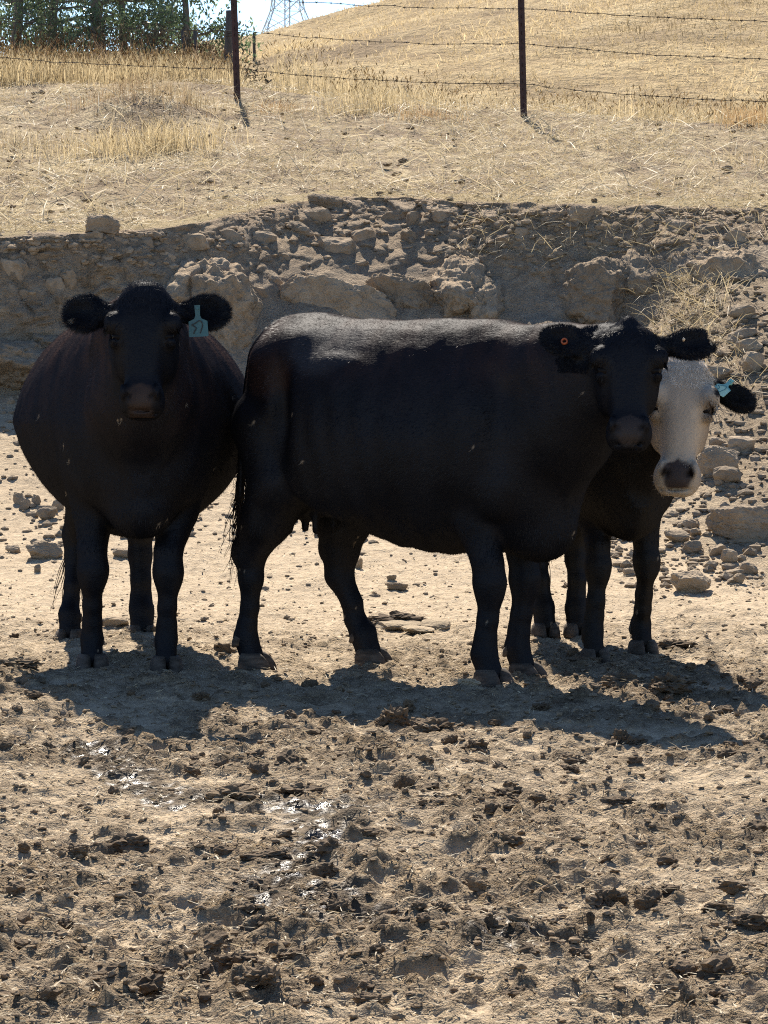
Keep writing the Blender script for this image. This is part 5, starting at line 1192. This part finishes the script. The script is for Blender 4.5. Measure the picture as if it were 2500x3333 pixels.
scatter_lumps('earth_crumbs', np.array(pts), 0.006 + 0.030 * rr.random(len(pts)) ** 3, 811, M_BLOCK)
# rubble apron below the bank and on the right
n = 4600; y = rr.uniform(16.0, 21.6, n); x = np.where(rr.random(n) < 0.62, rr.uniform(1.1, 3.3, n), rr.uniform(-3.2, 1.2, n)); y = np.where(x < 1.1, 17.2 + 3.6 * rr.random(n) ** 0.8, y)
scatter_lumps('rubble', np.stack([x, y, yard_height(x, y) + 0.004], 1), 0.010 + 0.035 * rr.random(n) ** 3, 812, M_STONE)

# single rocks, each where it lies
def on_slope(u, v):
    rx, rz = ray(u, v); yy = np.arange(15.0, 22.5, 0.02); zz = EYE + rz * yy; g = yard_base(rx * yy, yy)
    k = np.argmax(zz <= g) if (zz <= g).any() else len(yy) - 1
    return np.array([rx * yy[k], yy[k], float(yard_height(rx * yy[k], yy[k])[0])])
ROCKS = [(1603, 1125, 150, 82, 'largest tan boulder, at the right edge beside the white-faced cow', 1), (1495, 1268, 92, 52, 'angular tan rock lying alone on the sand right of the white-faced cow legs', 2), (1555, 1003, 80, 74, 'grey flat-faced slab of earth just right of the white cow muzzle', 3), (1575, 1043, 58, 40, 'pale wedge-shaped rock below the grey flat-faced slab', 4),
    (1603, 961, 60, 40, 'rounded tan rock above and right of the grey flat-faced slab', 5), (1551, 959, 36, 24, 'small rock perched on top of the grey flat-faced slab', 6), (1585, 977, 28, 26, 'small blocky rock wedged right of the grey flat-faced slab', 7), (1629, 789, 52, 50, 'blunt tan rock above the tagged ear of the white-faced cow, near the right edge', 8), (1617, 749, 62, 32, 'flat grey rock over the blunt tan rock at the right edge', 9),
    (1603, 725, 70, 30, 'long brown clod high on the rubble slope at right', 10), (1603, 681, 56, 30, 'pale block at the top of the rubble slope beneath the bank on the right', 11), (1553, 809, 52, 38, 'round lump of earth just above the teal-tagged black ear on the right', 12), (1491, 1137, 38, 22, 'grey rounded rock left of the largest boulder, upper of a pair', 13), (1505, 1155, 26, 18, 'small grey rock under the rounded one left of the largest boulder', 14),
    (1467, 1162, 60, 28, 'flat tan rock closest to the front leg of the white-faced cow', 15), (1499, 1180, 44, 30, 'pointed triangular rock below the flat tan rock', 16), (1555, 1184, 42, 30, 'rounded rock directly under the largest boulder', 17), (1579, 1198, 34, 34, 'upright blocky stone beside the rounded rock under the largest boulder', 18), (1361, 1240, 26, 22, 'small stone between the front legs of the white-faced cow', 19), (1621, 1238, 38, 32, 'dark lump near the right edge below the largest boulder', 20), (1587, 1250, 46, 20, 'low pale rock left of the dark lump at the right edge', 21), (1600, 1265, 28, 22, 'pair-end dark stone under the low pale rock at right', 22),
    (39, 1080, 28, 26, 'leftmost round cobble of the row at the left edge', 23), (52, 1092, 26, 26, 'grey cobble leaning on the leftmost one', 24), (76, 1085, 22, 26, 'upright cobble in the middle of the row at the left edge', 25), (99, 1106, 46, 34, 'split pale rock at the right end of the cobble row by the left cow', 26), (122, 1090, 26, 26, 'brown rock tucked behind the belly of the left cow', 27),
    (92, 1194, 72, 38, 'wide half-buried rock in the sand left of the left cow legs', 28), (27, 1186, 34, 20, 'low lump beside the half-buried rock at the left edge', 29), (79, 1229, 16, 18, 'small dark upright stone below the half-buried rock', 30), (775, 1210, 20, 30, 'small tan block standing behind the middle cow hind leg', 31), (267, 1195, 44, 24, 'flat tan rock seen between the legs of the left cow', 32), (858, 1265, 46, 18, 'low flat stone under the belly of the middle cow', 33), (248, 1372, 60, 24, 'pale domed stone on the ground between the left cow feet', 34), (845, 1252, 22, 14, 'small round stone above the low flat stone under the middle cow', 35)]
for (u, v, w, h, lab, i) in ROCKS:
    P = on_slope(u, v + h * 0.42); s = 1.3029e-4 * P[1] / 2
    if i in (1, 2, 3, 28): V, F = rock_verts(6000 + i, 5, 9, 0.14, 0.92, 0.07); me = mesh_from('rock', V, [F], M_STONE, False)
    else: me = variant('stone', i % 14, M_STONE)
    o = place('rock', me, P + (0, 0.25 * w * s, h * s * 0.72), (w * s * 1.12, w * s * 0.85, h * s * 1.12), (rr.uniform(-0.15, 0.15), rr.uniform(-0.15, 0.15), rr.uniform(-0.4, 0.4)))
    tag(o, lab, 'rock', 'loose rocks below the bank')
# stones resting on the lip of the bank
for (u, v, w, h, lab, i) in [(222, 487, 72, 46, 'brown loaf-shaped boulder sitting on the grass edge of the bank at left', 1), (705, 436, 76, 34, 'dark lumpy boulder on the highest point of the bank edge', 2), (1262, 465, 68, 42, 'cracked dark boulder set in the lip of the bank at right', 3)]:
    P = bank_hit(u, v + h * 0.45); s = 1.3029e-4 * P[1] / 2; V, F = rock_verts(7000 + i, 5, 9, 0.14, 0.88, 0.08)
    o = place('boulder', mesh_from('boulder', V, [F], M_BLOCK, False), P + (0, w * s * 0.3, h * s * 0.75), (w * s * 1.1, w * s * 0.85, h * s * 1.12), (0, rr.uniform(-0.1, 0.1), rr.uniform(-0.3, 0.3)))
    tag(o, lab, 'boulder', 'boulders on the lip of the bank')

# straw fallen over the bank on the right, and a little along the lip
n = 1700; uu = np.concatenate([rr.normal(1490, 55, 900), rr.uniform(980, 1659, 600), rr.normal(1560, 60, 200)]); vv = np.concatenate([600 + (rr.random(900) ** 1.2) * 160, rr.uniform(455, 560, 600), rr.uniform(760, 900, 200)])
P = []
for u, v in zip(uu, vv):
    a = bank_hit(u, v) if v < 700 else on_slope(u, v)
    if v < 700 and on_slope(u, v)[1] < a[1] - 0.1: a = on_slope(u, v)
    P.append(a + (0, -0.02, 0.02))
link('fallen_straw', grass_mesh('fallen_straw', np.array(P), rr.random(n) * 6.283, np.clip(rr.normal(1.25, 0.4, n), 0.3, 2.2), rr.uniform(0.06, 0.24, n), rr.uniform(0.002, 0.005, n), straw_cols(rr, n), M_STRAW, 0.6, 9), kind='stuff')

# churned yard: crumbs, clods, chaff
n = 40000; y = 6.6 + 9.5 * rr.random(n) ** 0.9; x = (rr.random(n) - 0.5) * 2 * (0.112 * y + 0.45)
h_, dk = yard_relief(x, y); kp = rr.random(n) < 0.06 + 1.5 * np.clip(dk - 0.28, 0, 1); x, y = x[kp], y[kp]; z = yard_height(x, y); n = len(x)
sz = 0.0025 + 0.0115 * rr.random(n) ** 2.6; big = sz > 0.0092
scatter_lumps('manure_crumbs', np.stack([x, y, z + 0.001], 1)[~big], sz[~big], 813, M_CRUMB, flat=0.55)
scatter_lumps('manure_crumbs', np.stack([x, y, z + 0.001], 1)[big], sz[big], 815, M_CRUMB, sub=2, nvar=14, flat=0.6)
n = 2200; y = rr.uniform(11.5, 18.5, n); x = (rr.random(n) - 0.5) * 2 * (0.112 * y + 0.4)
scatter_lumps('pebbles', np.stack([x, y, yard_height(x, y) + 0.002], 1), 0.005 + 0.016 * rr.random(n) ** 3, 814, M_STONE)
n = 44000; y = 6.6 + 10.5 * rr.random(n) ** 1.1; x = (rr.random(n) - 0.5) * 2 * (0.112 * y + 0.4)
link('chaff', grass_mesh('chaff', np.stack([x, y, yard_height(x, y) + 0.004], 1), rr.random(n) * 6.283, np.clip(rr.normal(1.45, 0.15, n), 0.9, 1.6), 0.008 + 0.035 * rr.random(n) ** 2.5, rr.uniform(0.0015, 0.0035, n), straw_cols(rr, n, (0.34, 0.27, 0.16), (0.62, 0.54, 0.38)), M_STRAW, 0.1, 10), kind='stuff')
n = 520; y = 21.8 + 9 * rr.random(n); x = (rr.random(n) - 0.5) * 2 * (0.118 * y + 0.4); kp = (y > crest_y(x) + 0.1) & (fbm2(x * 0.8, y * 0.7, 3, 71) > 0.42); x, y = x[kp], y[kp]
scatter_lumps('field_crumbs', np.stack([x, y, field_base(x, y) + 0.02], 1), 0.010 + 0.028 * rr.random(len(x)) ** 3, 816, M_CRUMB, sub=2, flat=0.6)
# clods one can point at
CL = [(850, 1548, 78, 62, 'tall dark clod of dried mud in front of the middle cow belly'), (880, 1530, 30, 36, 'small dark clod right of the tall clod in front of the middle cow'), (935, 1572, 84, 40, 'flaky dark clod below the tall clod in front of the middle cow'), (1010, 1478, 40, 24, 'pale flat stone-like clod in the shadow of the middle cow'),
    (430, 1508, 34, 26, 'reddish brown clod at the tip of the left cow shadow'), (500, 1733, 96, 44, 'wide dark wet dung heap among the shiny mud patches'), (640, 1722, 90, 36, 'dark dung heap right of the wide wet one'), (270, 1815, 84, 44, 'broad layered clod at the left, below the wet mud'), (570, 1858, 100, 34, 'dark dung slab beside a hoof hole near the wet mud'), (700, 1895, 46, 48, 'blocky dark clod right of the dung slab'), (160, 1868, 44, 30, 'grey rounded clod at the left side of the churned ground'),
    (505, 2060, 86, 52, 'heavy cracked clod low in the foreground, left of centre'), (625, 2072, 64, 34, 'ridged clod right of the heavy cracked clod'), (730, 1975, 60, 40, 'crumbly dark clod at the end of the wet mud streak'), (1065, 2012, 24, 58, 'thin upright curl of dried dung standing in the foreground'), (1095, 2032, 46, 18, 'flat dark chip beside the upright curl of dung'), (1280, 2010, 18, 44, 'narrow upright clod in the right foreground'), (1252, 2065, 50, 34, 'crater-edge clod left of the narrow upright clod'),
    (950, 1990, 44, 36, 'dull grey clod left of the upright curl of dung'), (1330, 1960, 60, 46, 'rough clod cluster in the right middle of the churned ground'), (1375, 1950, 36, 22, 'lone dark chip right of the rough clod cluster'), (1625, 2005, 80, 40, 'large flat clod at the right edge of the foreground'), (1560, 1985, 60, 34, 'dark clod left of the large flat clod at the right edge'), (1345, 1745, 70, 20, 'long thin dark clod right of centre'), (1425, 1755, 34, 26, 'round dark clod right of the long thin one'),
    (1240, 1665, 40, 22, 'dark clod in the middle of the ground right of centre'), (1030, 1605, 60, 44, 'rough dark clod below the middle cow shadow'), (970, 1590, 34, 40, 'upright dark clod left of the rough one below the shadow'), (1345, 1590, 44, 40, 'dark clod at the left edge of the middle cow head shadow'), (1380, 1602, 42, 24, 'rounded clod touching the shadow of the middle cow head'), (1170, 1530, 36, 24, 'small clod left below the middle cow head shadow'), (1340, 1475, 80, 40, 'dark heap between the two shadows on the right'), (1450, 1490, 90, 44, 'dark dung pile at the edge of the white-faced cow shadow'),
    (1460, 1382, 96, 34, 'dark dung pile right of the white-faced cow front hoof'), (1265, 1425, 70, 16, 'reddish flat dung strip in front of the white-faced cow hoof'), (40, 1430, 90, 40, 'dark heap left of the left cow front hoof'), (855, 1325, 130, 46, 'dark twisted heap of dried dung under the middle cow belly'), (905, 1345, 70, 24, 'dark crumbs at the right end of the twisted heap'), (1240, 1270, 46, 20, 'dark lump on the sand behind the middle cow front legs'), (25, 2160, 110, 54, 'dark clod cut by the lower left corner'), (1130, 2150, 66, 40, 'pitted dark clod near the bottom edge right of centre'),
    (800, 2175, 70, 44, 'dark rounded clod at the bottom edge near centre'), (1490, 2165, 40, 60, 'pointed dark clod at the bottom edge on the right'), (560, 2145, 80, 50, 'lumpy dark clod near the bottom edge left of centre'), (330, 2100, 60, 30, 'black flat clod in the lower left foreground'), (130, 2010, 40, 30, 'round dark clod at lower left'), (1100, 1715, 60, 40, 'ruffled dark clod in the middle of the foreground'), (870, 1700, 40, 44, 'leaning dark clod left of the ruffled one'), (950, 1730, 70, 26, 'fibrous pale clod streaked with straw at the centre')]
for i, (u, v, w, h, lab) in enumerate(CL):
    gx, gy = on_ground(u, v + h * 0.45, 0.0)
    if gy > 14.5: gx, gy = on_slope(u, v + h * 0.45)[:2]
    s = 1.3029e-4 * gy / 2; gz = float(yard_height(gx, gy)[0])
    V, F = rock_verts(8000 + i, 4, 6, 0.40, 0.85, 0.45); V = V * np.array([w * s * 1.05, min(w, h * 2.2) * s * 1.0, h * s * 0.85])
    n = fbm2(V[:, 0] * 45 + i, V[:, 1] * 45 + V[:, 2] * 38, 3, i) - 0.5; V = V * (1 + 0.75 * n)[:, None]
    o = place('clod', mesh_from('clod', V, [F], M_PALE if 'pale' in lab else M_CLOD, False), (gx, gy + w * s * 0.2, gz + h * s * 0.28), (1, 1, 1), (0, 0, rr.uniform(-0.3, 0.3)))
    tag(o, lab, 'clod', 'clods on the yard')
cnt = 0
while cnt < 170:
    y = 6.7 + 8.0 * rr.random() ** 0.9; x = (rr.random() - 0.5) * 2 * (0.112 * y + 0.1); hh, dk = yard_relief(np.array([x]), np.array([y]))
    if rr.random() > 0.03 + 2.2 * max(0.0, dk[0] - 0.36): continue
    w = rr.uniform(0.014, 0.027) * (1.35 if rr.random() < 0.15 else 1.0); o = place('clod', variant('clod', int(rr.integers(14)), M_CLOD), (x, y, float(yard_height(x, y)[0]) + w * 0.25), (w * rr.uniform(0.9, 1.6), w * rr.uniform(0.7, 1.1), w * rr.uniform(0.4, 0.8)), (rr.uniform(-0.4, 0.4), rr.uniform(-0.4, 0.4), rr.uniform(0, 6.28)))
    tag(o, 'small dark clod of dried mud scattered on the churned yard', 'clod', 'small clods on the yard'); cnt += 1
# pale broken slab behind the middle cow
P = on_slope(895, 1372); s = 1.3029e-4 * P[1] / 2
slab = thing('broken_slab', 'thin pale broken slab lying flat on the sand under the middle cow', 'slab', tuple(P))
for (dx, w, d, hh, sd, yaw) in ((-0.07, 0.125, 0.16, 0.022, 1, 0.1), (0.10, 0.075, 0.10, 0.024, 2, -0.2), (0.02, 0.075, 0.07, 0.016, 3, 0.3)):
    V, F = rock_verts(9000 + sd, 3, 8, 0.10, 0.9, 0.04); V = V * np.array([w, d, hh])
    o = place('slab_piece', mesh_from('slab_piece', V, [F], M_PALE, False), (dx, {1: 0.10, 2: 0.06, 3: -0.10}[sd], hh * 0.5), (1, 1, 1), (0.04, 0.03, yaw), slab)
